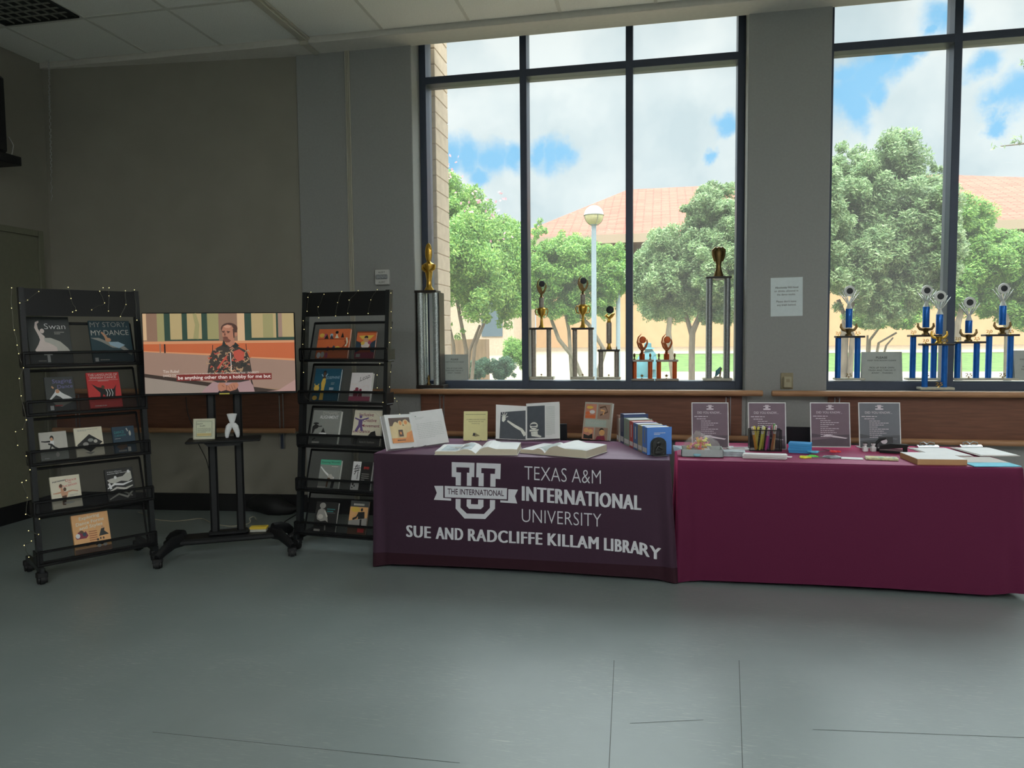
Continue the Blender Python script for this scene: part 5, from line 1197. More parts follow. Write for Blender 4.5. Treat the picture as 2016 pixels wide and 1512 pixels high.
# ------------------------------------------------------------------ flyers in sign holders on the second table
M_acr = mat('acrylic_edge', (186, 188, 184), rough=.15)
m_fl = [mat('flyer_plum', (98, 82, 92), k=1.7, var=.03), mat('flyer_slate', (92, 94, 100), k=1.7, var=.03)]
m_fl2 = [mat('flyer_plum_dark', (76, 66, 74), k=1.7, var=.15, scale=9), mat('flyer_slate_dark', (74, 76, 80), k=1.7, var=.15, scale=9)]
m_ft = mat('flyer_text', (158, 150, 156))
fly = [((1363, 796), (1434, 888), 0, 'leftmost plum flyer stand, behind the tray of wrapped candy'), ((1475, 796), (1547, 890), 0, 'plum flyer stand directly behind the pencil cup'),
       ((1598, 796), (1673, 886), 0, 'plum flyer stand between the chair back and the grey flyer stand'), ((1694, 796), (1772, 888), 1, 'grey flyer stand behind the stapler, rightmost of the four')]
for (xa, ya), (xb, yb_), s, lb in fly:
    A, B = P1(xa, yb_-5), P1(xb, yb_-5); m = (A+B)/2; dep = (m-EYE).dot(FW)/FPX; w = (xb-xa)*dep; h = (yb_-5-ya)*dep*1.03; rz = math.atan2((B-A).y, (B-A).x)*.4
    t = thing('sign_holder', lb+', headed did you know', 'sign holder', m+Vector((0, 0, .001)), rz, 'flyer stands on the maroon cloth')
    ln = math.tan(R(8))
    Mz = Matrix(((1, 0, 0, 0), (0, 1, ln, 0), (0, 0, 1, 0), (0, 0, 0, 1)))
    q = MB(); e = .0055
    q.box((-w/2, -.001, 0), (-w/2+e, .003, h), M_acr, M=Mz); q.box((w/2-e, -.001, 0), (w/2, .003, h), M_acr, M=Mz); q.box((-w/2, -.001, h-e), (w/2, .003, h), M_acr, M=Mz); q.box((-w/2, -.001, 0), (w/2, .003, e), M_acr, M=Mz)
    q.box((-w/2, 0, 0), (w/2, .085, .003), M_acr); q.build('holder', t, 0)
    q = MB().box((-w/2+.004, .0005, .004), (w/2-.004, .0025, h-.004), m_fl[s], M=Mz)
    fn0 = plane_map((-w/2+.006, .0, h-.006), (w-.012, 0, 0), (0, 0, h-.012))
    ops = [('p', [(0, .70), (.3, .74), (1, .72), (1, 1), (0, 1)], m_fl2[s]), ('p', [(.4, .72), (.95, .80), (.9, .82), (.3, .76)], m_ft if s == 0 else m_fl[1]), ('p', [(0, .80), (.5, .76), (.6, .8), (0, .86)], m_fl[s]),
           ('r', .45, .035, .55, .055, m_ft), ('r', .40, .06, .60, .075, m_ft), ('r', .46, .075, .54, .11, m_ft), ('r', .40, .115, .60, .145, m_ft),
           ('t', (.14, .235), (.82, .235), .055, 'DID YOU KNOW...', m_ft), ('w', .05, .95, .29, .03, 1, .016, m_ft), ('w', .12, .7, .345, .03, 1, .015, m_ft)]
    for r_ in range(9): ops.append(('w', .24, (.92, .86, .9, .6, .94, .84, .92, .9, .7)[r_], .395+r_*.046, .03, 1, .013, m_ft))
    if s == 1: ops += [('r', .46, .76, .82, .97, mat('flyer_photo_black', (44, 44, 46))), ('e', .6, .86, .08, .06, m_ft)]
    art(q, lambda u, v: Mz @ fn0(u, v), (0, -1, 0), ops, .00008, 12); q.build('flyer', t, 0)

# ------------------------------------------------------------------ candy tray, cups, cards, scissors
rc = random.Random(8)
m_tray = mat('tray_grey', (120, 128, 128), rough=.5); m_tray2 = mat('tray_blue_grey', (92, 104, 112), rough=.5)
A = P1(1342, 900); B = P1(1424, 901); cen = (A+B)/2; w = (B-A).length
ct = thing('candy_tray', 'open grey cardboard tray holding a bag of wrapped candy', 'tray', cen+Vector((0, .07, .0005)), 0)
q = MB(); q.box((-w/2, -.07, 0), (w/2, .07, .003), m_tray)
for a_, b2 in (((-w/2, -.07, 0), (w/2, -.067, .046)), ((-w/2, .067, 0), (w/2, .07, .05)), ((-w/2, -.07, 0), (-w/2+.003, .07, .046)), ((w/2-.003, -.07, 0), (w/2, .07, .046))): q.box(a_, b2, m_tray)
q.build('tray_walls', ct, 0)
MB().add([(-w/2, -.06, .045), (-w/2, .07, .048), (-w/2-.05, .075, .05), (-w/2-.045, -.02, .025)], [(0, 1, 2, 3)], m_tray2).build('flap', ct, 0)
m_plas = mat('clear_plastic_bag', (196, 196, 190), rough=.2, alpha=.17, spec=.6)
bagc = P1(1378, 893); top = .125
rings = []
V = []; F = []; nn = 18
for k, (rr, z) in enumerate(((.085, .012), (.105, .04), (.11, .065), (.095, .09), (.06, .112), (.02, .135), (.012, .15))):
    for j in range(nn):
        a_ = 2*math.pi*j/nn; r2 = rr*(1+rc.uniform(-.12, .12)); V.append((r2*math.cos(a_)-(.02 if k > 4 else 0), r2*.62*math.sin(a_), z+rc.uniform(-.005, .005)))
for k in range(6):
    for j in range(nn): F.append((k*nn+j, k*nn+(j+1) % nn, (k+1)*nn+(j+1) % nn, (k+1)*nn+j))
bg_ = MB().add(V, F, m_plas).build('plastic_bag', loc=(cen.x-.005, cen.y+.075, ZT_+.002)); tag(bg_, 'clear plastic bag of bright wrapped candy in the grey tray', 'bag')
cc = [mat('wrapper_red', (196, 60, 58), rough=.3), mat('wrapper_orange', (214, 120, 50), rough=.3), mat('wrapper_yellow', (220, 190, 80), rough=.3), mat('wrapper_white', (205, 200, 188), rough=.3), mat('wrapper_pink', (214, 84, 110), rough=.3), mat('wrapper_lime', (170, 190, 80), rough=.3)]
names = ('red', 'orange', 'yellow', 'white', 'pink', 'lime')
protos = []
for ci, m_ in enumerate(cc):
    t = thing('wrapped_candy', names[ci]+' wrapped candy in the plastic bag', 'candy', (0, 0, 0), 0, names[ci]+' candies in the bag')
    MB().box((-.014, -.008, -.005), (.014, .008, .005), m_, .004).build('sweet', t)
    q = MB()
    for s in (-1, 1): q.add([(s*.013, -.004, 0), (s*.026, -.011, .003), (s*.026, .011, -.003), (s*.013, .004, 0)], [(0, 1, 2, 3)], m_)
    q.build('wrapper_end', t, 0); protos.append((t, list(t.children)))
bc = Vector((cen.x-.005, cen.y+.075, ZT_))
used = set()
for k in range(44):
    ci = rc.choice((0, 0, 1, 1, 2, 2, 3, 4, 5)) if k >= 6 else k
    t, ch = protos[ci]
    lv = k % 4; zz = .022+lv*.024; rad = (.075, .08, .07, .045)[lv]
    a_ = rc.uniform(0, 6.28); r2 = rad*math.sqrt(rc.random())
    loc = bc+Vector((r2*math.cos(a_), r2*.55*math.sin(a_)-.012*(lv > 1), zz)); rot = (rc.uniform(-.9, .9), rc.uniform(-.9, .9), rc.uniform(0, 6))
    if ci not in used: o = t; used.add(ci)
    else:
        o = t.copy(); COL.objects.link(o)
        for c in ch:
            d = c.copy(); COL.objects.link(d); d.parent = o
    o.location = loc; o.rotation_euler = rot
# small round tins or badges in the tray front
m_bad = mat('badge_white', (176, 180, 174), rough=.3); m_badb = mat('badge_teal', (92, 128, 138), rough=.3)
for k, (px, py, mt, lb) in enumerate(((1372, 889, m_badb, 'teal round badge leaning in the front of the tray'), (1385, 878, m_bad, 'white round badge standing highest in the tray front'), (1400, 887, m_bad, 'white round badge at the right end of the tray'))):
    p = P1(px, py, ZT_+.03)
    t = thing('round_badge', lb, 'badge', (p.x, cen.y+.012+.012*k, ZT_+.02+(.012 if k == 1 else 0)), .2*k, 'badges in the candy tray'); t.rotation_euler = (-.9, 0, .3*k)
    MB().lathe([(.0, 0), (.026, 0), (.027, .004), (.022, .008), (0, .009)], mt, 20, Matrix.Rotation(R(90), 4, 'X')).build('disc', t)
# mesh pencil cup with pens
A = P1(1477, 889); B = P1(1538, 889); m = (A+B)/2; w = (B-A).length
M_cup = perforated('cup_mesh', (28, 30, 32), .22)
cu = thing('pencil_cup', 'black rectangular wire mesh pencil cup full of highlighters and pens', 'pencil cup', m+Vector((0, .045, .0005)), 0)
h = .135; q = MB()
for a_, b2 in (((-w/2, -.04, .003), (w/2, -.0395, h)), ((-w/2, .0395, .003), (w/2, .04, h)), ((-w/2, -.04, .003), (-w/2+.0005, .04, h)), ((w/2-.0005, -.04, .003), (w/2, .04, h))): q.box(a_, b2, M_cup)
q.build('mesh_wall', cu, 0)
q = MB(); q.box((-w/2, -.04, 0), (w/2, .04, .003), M_rack)
q.tube([(-w/2, -.04, h), (w/2, -.04, h), (w/2, .04, h), (-w/2, .04, h), (-w/2, -.04, h)], .003, M_rack, 6)
for sx_ in (-1, 1):
    for sy_ in (-1, 1): q.tube([(sx_*w/2, sy_*.04, 0), (sx_*w/2, sy_*.04, h)], .002, M_rack, 6)
q.build('rim', cu, 0)
pens = [('orange', (206, 116, 44), -.075, -.055, 0), ('amber', (214, 150, 60), -.06, -.03, 1), ('yellow', (226, 204, 70), -.045, .01, 0), ('lime', (190, 214, 60), -.02, -.01, 1), ('pink', (226, 64, 130), .004, .0, 0), ('violet', (126, 80, 140), .03, .02, 1), ('brown', (140, 92, 60), .05, .015, 0), ('peach', (216, 136, 96), .066, .03, 0),
        ('green', (96, 140, 84), .075, .05, 1), ('blue', (70, 110, 160), .055, -.02, 1), ('gold', (196, 160, 90), -.07, -.02, 1), ('rose', (206, 116, 130), .078, .06, 1), ('black', (40, 40, 44), .02, .04, 1)]
for k, (nm, c, bx, tl, row_) in enumerate(pens):
    t = thing('highlighter' if k % 3 != 2 else 'pen', nm+' pen standing in the mesh pencil cup', 'pen', cu.location+Vector((max(-w/2+.012, min(w/2-.012, bx*.75)), -.016+.03*row_, .005)), 0, 'pens in the pencil cup')
    t.rotation_euler = (rc.uniform(-.08, .08), tl*2.2*(1 if tl*bx > 0 else -1) if False else rc.uniform(-.16, .16), 0)
    pm = mat('pen_'+nm, c, rough=.35); L_ = .15+rc.uniform(-.008, .02)
    MB().lathe([(.0, 0), (.005, 0), (.0075, .012), (.0075, L_*.68)], pm, 12).build('barrel', t)
    MB().lathe([(.0082, L_*.66), (.0082, L_*.96), (.006, L_), (0, L_)], pm if row_ else m_wt, 12).build('cap', t)
    MB().box((-.002, -.0115, L_*.72), (.002, -.008, L_*.97), pm, .001).build('clip', t)
def pile(name, label, cat, px, w, d, h, rz, mt, group=None, parts=None, dy=0):
    p = P1(*px); t = thing(name, label, cat, Vector((p.x, p.y+d/2+dy, ZT_+.0005)), rz, group)
    MB().box((-w/2, -d/2, 0), (w/2, d/2, h), mt, .001).build('stack', t, 0)
    return t
m_card_w = mat('card_white', (178, 186, 182), var=.12, scale=220, stretch=(1, 1, 30)); m_card_g = mat('card_print', (130, 138, 142), var=.25, scale=20)
# stack of white cards in front, plus printed box behind it, loose sheets
def sheets(name, label, px, w, d, n, rz, mt, lift=0.0, cat='cards', top=None, jit=.006):
    p = P1(*px); t = thing(name, label, cat, Vector((p.x, p.y+d/2, ZT_+.0005+lift)), rz)
    q = MB()
    for k in range(n):
        a_ = rc.uniform(-jit, jit); b2 = rc.uniform(-jit, jit)
        q.box((-w/2+a_, -d/2+b2, k*.0035), (w/2+a_, d/2+b2, k*.0035+.003), mt)
    q.build('sheets', t, 0)
    if top: q = MB(); art(q, plane_map((-w/2, d/2, n*.0035), (w, 0, 0), (0, d, 0)), (0, 0, 1), top, .0002); q.build('print', t, 0)
    return t
sheets('card_stack', 'stack of white cards in front of the pencil cup', (1506, 904), .245, .06, 8, R(-2), m_card_w)
sheets('leaflet_box', 'low printed leaflet pack between candy tray and white cards', (1446, 899), .13, .09, 9, R(-3), m_card_g)
sheets('leaflet', 'loose printed leaflets lying behind the white card stack', (1462, 887), .17, .08, 3, R(8), m_card_w, cat='leaflet', top=[('r', .1, .2, .6, .8, m_gy), ('r', .2, .35, .9, .5, m_bk)])
sheets('leaflet', 'small loose leaflet with pink and green print left of the pencil cup', (1428, 882), .10, .06, 2, R(-10), m_card_g, cat='leaflet', top=[('e', .2, .5, .2, .4, m_grn), ('e', .6, .5, .3, .4, m_pink)])
sheets('card', 'single white card poking out beside the white card stack', (1552, 901), .05, .035, 1, R(-18), m_card_w, cat='card')
# blue sticky note stack (three pads high, two deep)
m_bl = mat('note_blue', (70, 160, 222), raw=True, var=.05, scale=200, stretch=(1, 1, 40))
p = P1(1578, 893)
for k in range(4):
    t = thing('note_pad', ('bright blue note pad at the bottom of the stack of four', 'bright blue note pad second from the bottom of the stack of four', 'bright blue note pad third from the bottom of the stack of four', 'bright blue note pad topmost of the stack of four')[k], 'note pad', (p.x+rc.uniform(-.003, .003), p.y+.055+rc.uniform(-.003, .003), ZT_+.0006+k*.0152), R(-14+rc.uniform(-2, 2)), 'stacked blue note pads')
    MB().box((-.066, -.05, 0), (.066, .05, .0148), m_bl, .001).build('paper_block', t, 0)
# scissors
def scissors(label, px, rz, col, blades=.085, z=.0):
    p = P1(*px); t = thing('scissors', label, 'scissors', Vector((p.x, p.y, ZT_+.004+z)), rz, 'scissors on the maroon cloth'); m_ = mat('handle_'+label.split()[0], col, rough=.35)
    for s in (-1, 1):
        q = MB().tube([(s*.017+.015*math.cos(i*math.pi/7)*1, -.045+.020*math.sin(i*math.pi/7), 0) for i in range(15)], .0042, m_, 7); q.tube([(s*.010, -.028, 0), (0, .0, 0)], .005, m_, 7); q.build('handle', t)
        MB().prism([(-.006, -.002), (.006, -.002), (.007, .01), (s*.004, blades), (s*.002-.001, blades)], -.001*(1+s), -.001*(1+s)+.0015, M_chrome, Matrix(((1, 0, 0, 0), (0, 0, 1, 0), (0, 1, 0, .001), (0, 0, 0, 1)))).build('blade', t, 0)
    MB().lathe([(0, -.002), (.004, -.002), (.004, .004), (0, .004)], M_chrome, 10).build('pivot', t)
    return t
scissors('blue handled scissors, largest pair, pointing to the right', (1612, 894), R(-62), (70, 140, 200), .12, .012)
scissors('yellow handled scissors at the front edge of the maroon cloth', (1598, 902), R(-100), (220, 190, 50), .07)
scissors('green handled scissors beside the yellow pair', (1612, 901), R(-125), (80, 180, 70), .07)
scissors('red handled scissors on the small card pile', (1634, 892), R(30), (196, 44, 48), .08, .012)
sheets('small_print', 'small pile of dark photo cards under the red scissors', (1640, 903), .075, .07, 3, R(18), m_card_g, cat='cards', top=[('r', .1, .1, .9, .9, m_dk), ('l', [(.2, .2), (.8, .8)], .08, m_wt)])
sheets('paper_sheet', 'curled blank white sheet left of the flowered cards', (1680, 905), .12, .07, 1, R(-8), m_card_w, cat='paper')
m_flow = mat('flower_print', (150, 150, 122), var=.3, scale=60)
sheets('postcard', 'fanned flowered cards at the front edge beside the tan paper block', (1740, 907), .17, .075, 4, R(-7), m_flow, cat='cards', top=[('e', .2, .4, .08, .15, m_yel), ('e', .45, .6, .1, .15, m_grn), ('e', .7, .4, .08, .14, m_wt), ('e', .85, .6, .06, .14, m_tealp)])
# white tape dispensers and black stapler
for k, (px, lb) in enumerate(((1703, 'white binder clip box, left of the pair in front of the grey flyer'), (1719, 'white binder clip box, right of the pair in front of the grey flyer'))):
    p = P1(px, 889); t = thing('stamp', lb.replace('binder clip box', 'hand stamp'), 'stamp', Vector((p.x, p.y, ZT_+.0005)), .1*k, 'white hand stamps')
    MB().box((-.015, -.015, 0), (.015, .015, .03), m_wt, .003).build('stamp_base', t, 0); MB().lathe([(.010, .03), (.008, .036), (.013, .042), (.013, .052), (0, .054)], m_wt, 14).build('handle', t); MB().box((-.013, -.0155, .052), (.013, .013, .058), m_bk, .002).build('cap', t, 0)
p = P1(1760, 893)
t = thing('stapler', 'black stapler in front of the grey flyer stand', 'stapler', Vector((p.x, p.y+.01, ZT_+.0005)), R(-12))
MB().box((-.08, -.018, 0), (.08, .018, .012), M_rack, .004).build('stapler_base', t, 0)
q = MB().prism([(-.08, .022), (.07, .04), (.082, .05), (.075, .058), (-.02, .06), (-.075, .045)], -.016, .016, M_rack); q.box((.05, -.012, .01), (.075, .012, .05), M_rack, .004); q.build('arm', t, 0); MB().box((-.078, -.009, .016), (.078, .009, .026), M_chrome, .002).build('magazine', t, 0)
p = P1(1735, 890)
t = thing('hole_punch', 'black punch with curved lever left of the stapler', 'punch', Vector((p.x+.01, p.y+.05, ZT_+.0005)), R(20))
MB().box((-.04, -.025, 0), (.04, .025, .015), M_rack, .004).build('punch_base', t, 0); MB().tube([(-.03, 0, .015), (-.035, 0, .045), (-.01, 0, .07), (.03, 0, .078)], [.008, .009, .01, .008], M_rack, 10).build('lever', t)
# clipboards, tan paper block, blue folder
m_clip = mat('clipboard_grey', (140, 136, 132), rough=.5); m_blu2 = mat('folder_blue', (118, 214, 244), rough=.4, raw=True); m_blk = mat('paper_block_tan', (186, 142, 100), raw=True, var=.1, scale=200, stretch=(1, 1, 40))
M_clip = mat('bright_clip', (215, 220, 222), rough=.22, metal=1, raw=True)
def clipboard(label, p, rz, n):
    t = thing('clipboard', label, 'clipboard', p, rz, 'clipboards on the maroon cloth')
    MB().box((-.115, -.17, 0), (.115, .17, .0035), m_clip, .001).build('board', t, 0)
    MB().box((-.105, -.16, .0036), (.105, .125, .0036+.001*n), M_page).build('paper', t, 0)
    q = MB().prism([(-.0, .004), (.045, .004), (.045, .010), (.02, .024), (.0, .016)], -.065, .065, M_clip, Matrix(((0, 1, 0, 0), (1, 0, 0, .125), (0, 0, 1, 0), (0, 0, 0, 1)))); q.tube([(-.04, .14, .016), (-.045, .15, .036), (-.02, .152, .042), (0, .15, .030), (.02, .152, .042), (.045, .15, .036), (.04, .14, .016)], .004, M_clip, 8); q.build('clip', t)
    return t
p = P1(1792, 880); clipboard('clipboard with a shiny clip behind the tan paper block', Vector((p.x+.10, 4.98, ZT_+.0005)), R(8), 4)
p = P1(1893, 884); clipboard('clipboard with a shiny clip, right, above the blue folder', Vector((p.x+.06, 4.97, ZT_+.009)), R(8), 4)
A, B = P1(1813, 916), P1(1911, 917); cb_ = (A+B)/2
t = thing('paper_block', 'thick block of cream paper with tan edges at the front right of the maroon cloth', 'paper', Vector((cb_.x-.025, 4.47+.14, ZT_+.0005)), R(4)); w = (B-A).length
MB().box((-w/2, -.125, 0), (w/2, .125, .032), m_blk, .001).build('block', t, 0); MB().box((-w/2+.001, -.124, .032), (w/2-.001, .124, .034), M_page).build('top_sheet', t, 0)
q = P1(1960, 917)
t = thing('folder', 'bright blue folder lying at the right end of the maroon cloth', 'folder', Vector((q.x-.02, 4.60, ZT_+.0005)), R(7)); MB().box((-.125, -.13, 0), (.125, .17, .005), m_blu2, .001).build('cover', t, 0); MB().box((-.118, -.02, .005), (.118, .165, .0075), m_clip).build('sheet', t, 0)
# ------------------------------------------------------------------ trophies on the window ledges
M_gold = mat('trophy_gold', (206, 164, 74), rough=.28, metal=1, raw=True, var=.1); M_dgold = mat('trophy_dark_gold', (120, 98, 62), rough=.35, metal=.9, raw=True, var=.15)
M_silv = mat('trophy_silver_foil', (190, 198, 196), rough=.35, metal=.55, raw=True, var=.35, scale=120); M_gun = mat('trophy_gunmetal', (158, 150, 140), rough=.4, metal=.3, raw=True, var=.15, scale=60)
M_or = mat('trophy_orange', (196, 92, 44), rough=.3, metal=.4, raw=True); M_blue = mat('trophy_blue', (34, 108, 196), rough=.25, metal=.35, raw=True, var=.1)
M_marb = mat('trophy_marble', (188, 184, 168), rough=.25, raw=True, var=.15, scale=30); M_dplate = mat('trophy_dark_plate', (52, 46, 42), rough=.4, raw=True)
M_ring = mat('trophy_white_ring', (222, 224, 220), rough=.3, raw=True); M_disc = mat('trophy_dark_disc', (34, 38, 44), rough=.4, raw=True); M_clear = mat('trophy_silver_ray', (190, 196, 192), rough=.25, metal=.8, raw=True)
def flame(root, z0, z1, mt, disc, w):
    """swept flame figure: curved bars rising to a point, with a round disc held near the top"""
    H = z1-z0; q = MB()
    q.lathe([(.0, z0), (w*.30, z0), (w*.16, z0+H*.06), (w*.12, z0+H*.16), (w*.2, z0+H*.2), (0, z0+H*.22)], mt, 12)
    q.tube([(0, 0, z0+H*.16), (-w*.30, 0, z0+H*.34), (-w*.46, 0, z0+H*.58), (-w*.36, 0, z0+H*.82), (-w*.05, 0, z1)], [w*.10, w*.09, w*.08, w*.07, w*.02], mt, 8, flat=.6)
    q.tube([(0, 0, z0+H*.16), (w*.34, 0, z0+H*.34), (w*.5, 0, z0+H*.55), (w*.46, 0, z0+H*.72)], [w*.12, w*.11, w*.09, w*.04], mt, 8, flat=.6)
    for k in range(3):
        f = k/2
        q.tube([(w*(.06+.1*f), 0, z0+H*(.2)), (w*(-.14+.18*f), 0, z0+H*.36), (w*(-.30+.22*f), 0, z0+H*.54), (w*(-.30+.2*f), 0, z0+H*.68)], [w*.06, w*.06, w*.05, w*.02], mt, 6, flat=.6)
    o = q.build('figure', root)
    MB().lathe([(0, -.006), (w*.32, -.006), (w*.34, 0), (w*.26, .006), (0, .007)], disc, 18, Matrix.Translation((w*.06, 0, z0+H*.70)) @ Matrix.Rotation(R(90), 4, 'X')).build('disc', o)
def statuette(root, z0, z1, mt, head=True):
    H = z1-z0; q = MB()
    if head:
        q.lathe([(.042, z0), (.040, z0+.01), (.024, z0+H*.08), (.020, z0+H*.2), (.026, z0+H*.3), (.034, z0+H*.42), (.05, z0+H*.52), (.048, z0+H*.56), (.02, z0+H*.60), (.014, z0+H*.62)], mt, 18, sy=.62)
        for s in (-1, 1):
            q.tube([(s*.048, 0, z0+H*.54), (s*.050, -.012, z0+H*.46), (s*.02, -.03, z0+H*.40)], [.012, .011, .009], mt, 8)
        q.ball((0, 0, z0+H*.80), H*.205, mt, 20, sc=(.38, .16, 1))
    else:
        q.lathe([(.042, z0), (.036, z0+H*.08), (.022, z0+H*.25), (.02, z0+H*.42), (.03, z0+H*.6), (.038, z0+H*.78), (.036, z0+H*.88), (.026, z0+H*.92)], mt, 16, sy=.7)
        q.ball((0, 0, z0+H*.93), .022, mt, 10)
        for s in (-1, 1): q.tube([(s*.026, 0, z0+H*.52), (s*.04, 0, z0+H*.72), (s*.042, 0, z0+H*.9), (s*.02, -.01, z0+H)], [.009, .011, .012, .008], mt, 8)
    q.build('figure', root)
def cup(root, z0, z1, mt, w, wing=False):
    H = z1-z0; q = MB()
    if wing:     # goblet with two upswept arms holding the riser
        q.lathe([(0, z0), (w*.42, z0), (w*.40, z0+H*.1), (w*.26, z0+H*.2), (w*.30, z0+H*.4), (w*.4, z0+H*.55), (0, z0+H*.6)], mt, 14)
        for s in (-1, 1): q.tube([(s*w*.2, 0, z0+H*.42), (s*w*.62, 0, z0+H*.5), (s*w*.84, 0, z0+H*.72), (s*w*.80, 0, z1)], [w*.16, w*.17, w*.15, w*.09], mt, 8, flat=.7)
    else:
        q.lathe([(0, z0), (w*.38, z0), (w*.2, z0+H*.12), (w*.12, z0+H*.45), (w*.14, z0+H*.55), (w*.42, z0+H*.72), (w*.46, z0+H*.95), (w*.38, z1), (0, z1)], mt, 16)
        for s in (-1, 1): q.tube([(s*w*.3, 0, z0+H*.62), (s*w*.62, 0, z0+H*.66), (s*w*.72, 0, z0+H*.84), (s*w*.56, 0, z0+H*.97), (s*w*.42, 0, z0+H*.92)], w*.06, mt, 7)
    q.build('cup', root)
def vburst(root, z0, z1, w):
    H = z1-z0; zc = z1-w*.5; q = MB()
    q.lathe([(0, z0), (w*.3, z0), (w*.2, z0+H*.12), (w*.14, z0+H*.24), (0, z0+H*.25)], M_ring, 12)
    for a_ in (-.62, -.42, -.22, .22, .42, .62):
        q.tube([(0, 0, z0+H*.14), (math.sin(a_)*H*.42, 0, z0+H*(.14+.42*math.cos(a_))), (math.sin(a_)*H*.72*1.02, .004, z0+H*(.14+.74*math.cos(a_)))], [w*.05, w*.06, w*.02], M_clear, 6)
    o = q.build('figure', root)
    MT = Matrix.Translation((0, -.006, zc)) @ Matrix.Rotation(R(90), 4, 'X')
    MB().lathe([(w*.30, -.004), (w*.50, -.006), (w*.52, 0), (w*.50, .006), (w*.30, .007), (w*.30, -.004)], M_ring, 26, MT).build('ring', o)
    MB().lathe([(0, -.004), (w*.33, -.004), (w*.33, .005), (0, .006)], M_disc, 22, MT).build('disc', o)
def star_piece(root, x, z, s, mt):
    pts = []
    for i in range(10):
        r = s if i % 2 == 0 else s*.42; w = math.pi/2+i*math.pi/5; pts.append((x+r*math.cos(w), z+s*1.3+r*math.sin(w)))
    q = MB().prism(pts, -.03, -.026, mt); q.lathe([(0, z), (s*.6, z), (s*.12, z+s*.3), (s*.1, z+s*.6), (0, z+s*.6)], mt, 10, Matrix.Translation((x, -.028, 0))); q.build('star', root)
def digits(root, x, z, h, s, mt, y=-.03):
    v, f, wd = text_geo(s, .03); q = MB()
    q.add([(x-wd*h/2+u*wd*h, y, z+h*.35+vv*h*.75) for u, vv in v], f, mt); q.add([(x-wd*h/2+u*wd*h, y+.004, z+h*.35+vv*h*.75) for u, vv in v], f, mt)
    q.lathe([(0, z), (h*.4, z), (h*.1, z+h*.2), (h*.1, z+h*.45), (0, z+h*.45)], mt, 8, Matrix.Translation((x, y+.002, 0))); q.build('year_topper', root)
def trophy(label, xc, base, Y, cols, cw, plate, cm, group, baseX, d=.10, plate_m=None, base_m=None, rear=False):
    """cols: px of column centres, cw column width px, plate: (x0, x1, y top, y bottom), base: (y top, y bottom), all in photograph pixels"""
    o = ony(xc, base[1], Y); k = (o-EYE).dot(FW)/FPX
    root = thing('trophy', label, 'trophy', o, 0, group)
    lx = lambda px: ony(px, base[1], Y).x-o.x
    lz = lambda py: ony(xc, py, Y).z-o.z
    MB().box((lx(baseX[0]), -d/2, 0), (lx(baseX[1]), d/2, lz(base[0])), base_m or M_marb, .004).build('base', root, 0)
    if plate: MB().box((lx(plate[0]), -d/2+.005, lz(plate[3])), (lx(plate[1]), d/2-.005, lz(plate[2])), plate_m or M_dplate, .003).build('top_plate', root, 0)
    for c in cols:
        ys = ((-d*.28, cw), (d*.28, cw)) if rear else ((0, cw),)
        for y_, w_ in ys:
            r = w_*k/2
            MB().lathe([(r, lz(base[0])), (r, lz(plate[3]))], cm, 16, Matrix.Translation((lx(c), y_, 0))).build('column', root)
    return root, lx, lz, k
def cyl(root, nm, lz, y0, y1, w, mt, x=0, n=16):
    MB().lathe([(w/2*.96, lz(y1)), (w/2, lz(y1)+.002), (w/2, lz(y0)-.002), (w/2*.96, lz(y0))], mt, n, Matrix.Translation((x, 0, 0))).build(nm, root)
YL = 6.03; YSILL = 5.86
G1 = 'trophies along the first window'
r, lx, lz, k = trophy('tallest trophy, silver foil columns and a golden figure, at the left end of the sill', 848, (757, 763), 5.84, (834, 864), 14, (824, 866, 572, 577), M_silv, G1, (825, 878), d=.15, base_m=M_dplate, rear=True)
statuette(r, lz(572), lz(479), M_gold)
q = MB()
for px in (826, 871): q.box((lx(px), -.07, lz(757)), (lx(px)+.004, .07, lz(577)), M_dplate)
q.build('edge_strip', r, 0)
MB().lathe([(.0, lz(757)), (.02, lz(757)), (.008, lz(750)), (.014, lz(744)), (.004, lz(738)), (0, lz(737))], M_dgold, 10, Matrix.Translation((lx(848), -.05, 0))).build('small_figure', r)
r, lx, lz, k = trophy('gold and grey trophy with flame figure just right of the first mullion', 1067, (741, 747), YL, (1051, 1081), 9.5, (1045, 1089, 645, 649), M_gun, G1, (1044, 1091))
cup(r, lz(645), lz(606), M_gold, 18*k); cyl(r, 'riser', lz, 586, 606, 10*k, M_gun); flame(r, lz(586), lz(547), M_dgold, M_disc, 18*k); star_piece(r, 0, lz(741), .012, M_dgold)
r, lx, lz, k = trophy('gold and grey trophy with flame figure, the taller of the centre pane', 1148, (741, 747), YL, (1132, 1163), 9.5, (1126, 1169, 645, 649), M_gun, G1, (1124, 1171))
cup(r, lz(645), lz(600), M_gold, 20*k); cyl(r, 'riser', lz, 580, 600, 10*k, M_gun); flame(r, lz(580), lz(541), M_dgold, M_disc, 19*k); star_piece(r, 0, lz(741), .012, M_dgold)
r, lx, lz, k = trophy('small grey trophy with a leaning riser and winged figure left of the second mullion', 1199, (742, 747), YL, (1183, 1214), 9.5, (1177, 1220, 688, 692), M_gun, G1, (1175, 1222))
MB().lathe([(0, lz(688)), (.025, lz(688)), (.012, lz(680)), (.014, lz(675)), (0, lz(675))], M_gold, 12).build('stem', r); cyl(r, 'riser', lz, 635, 676, 10.5*k, M_gun)
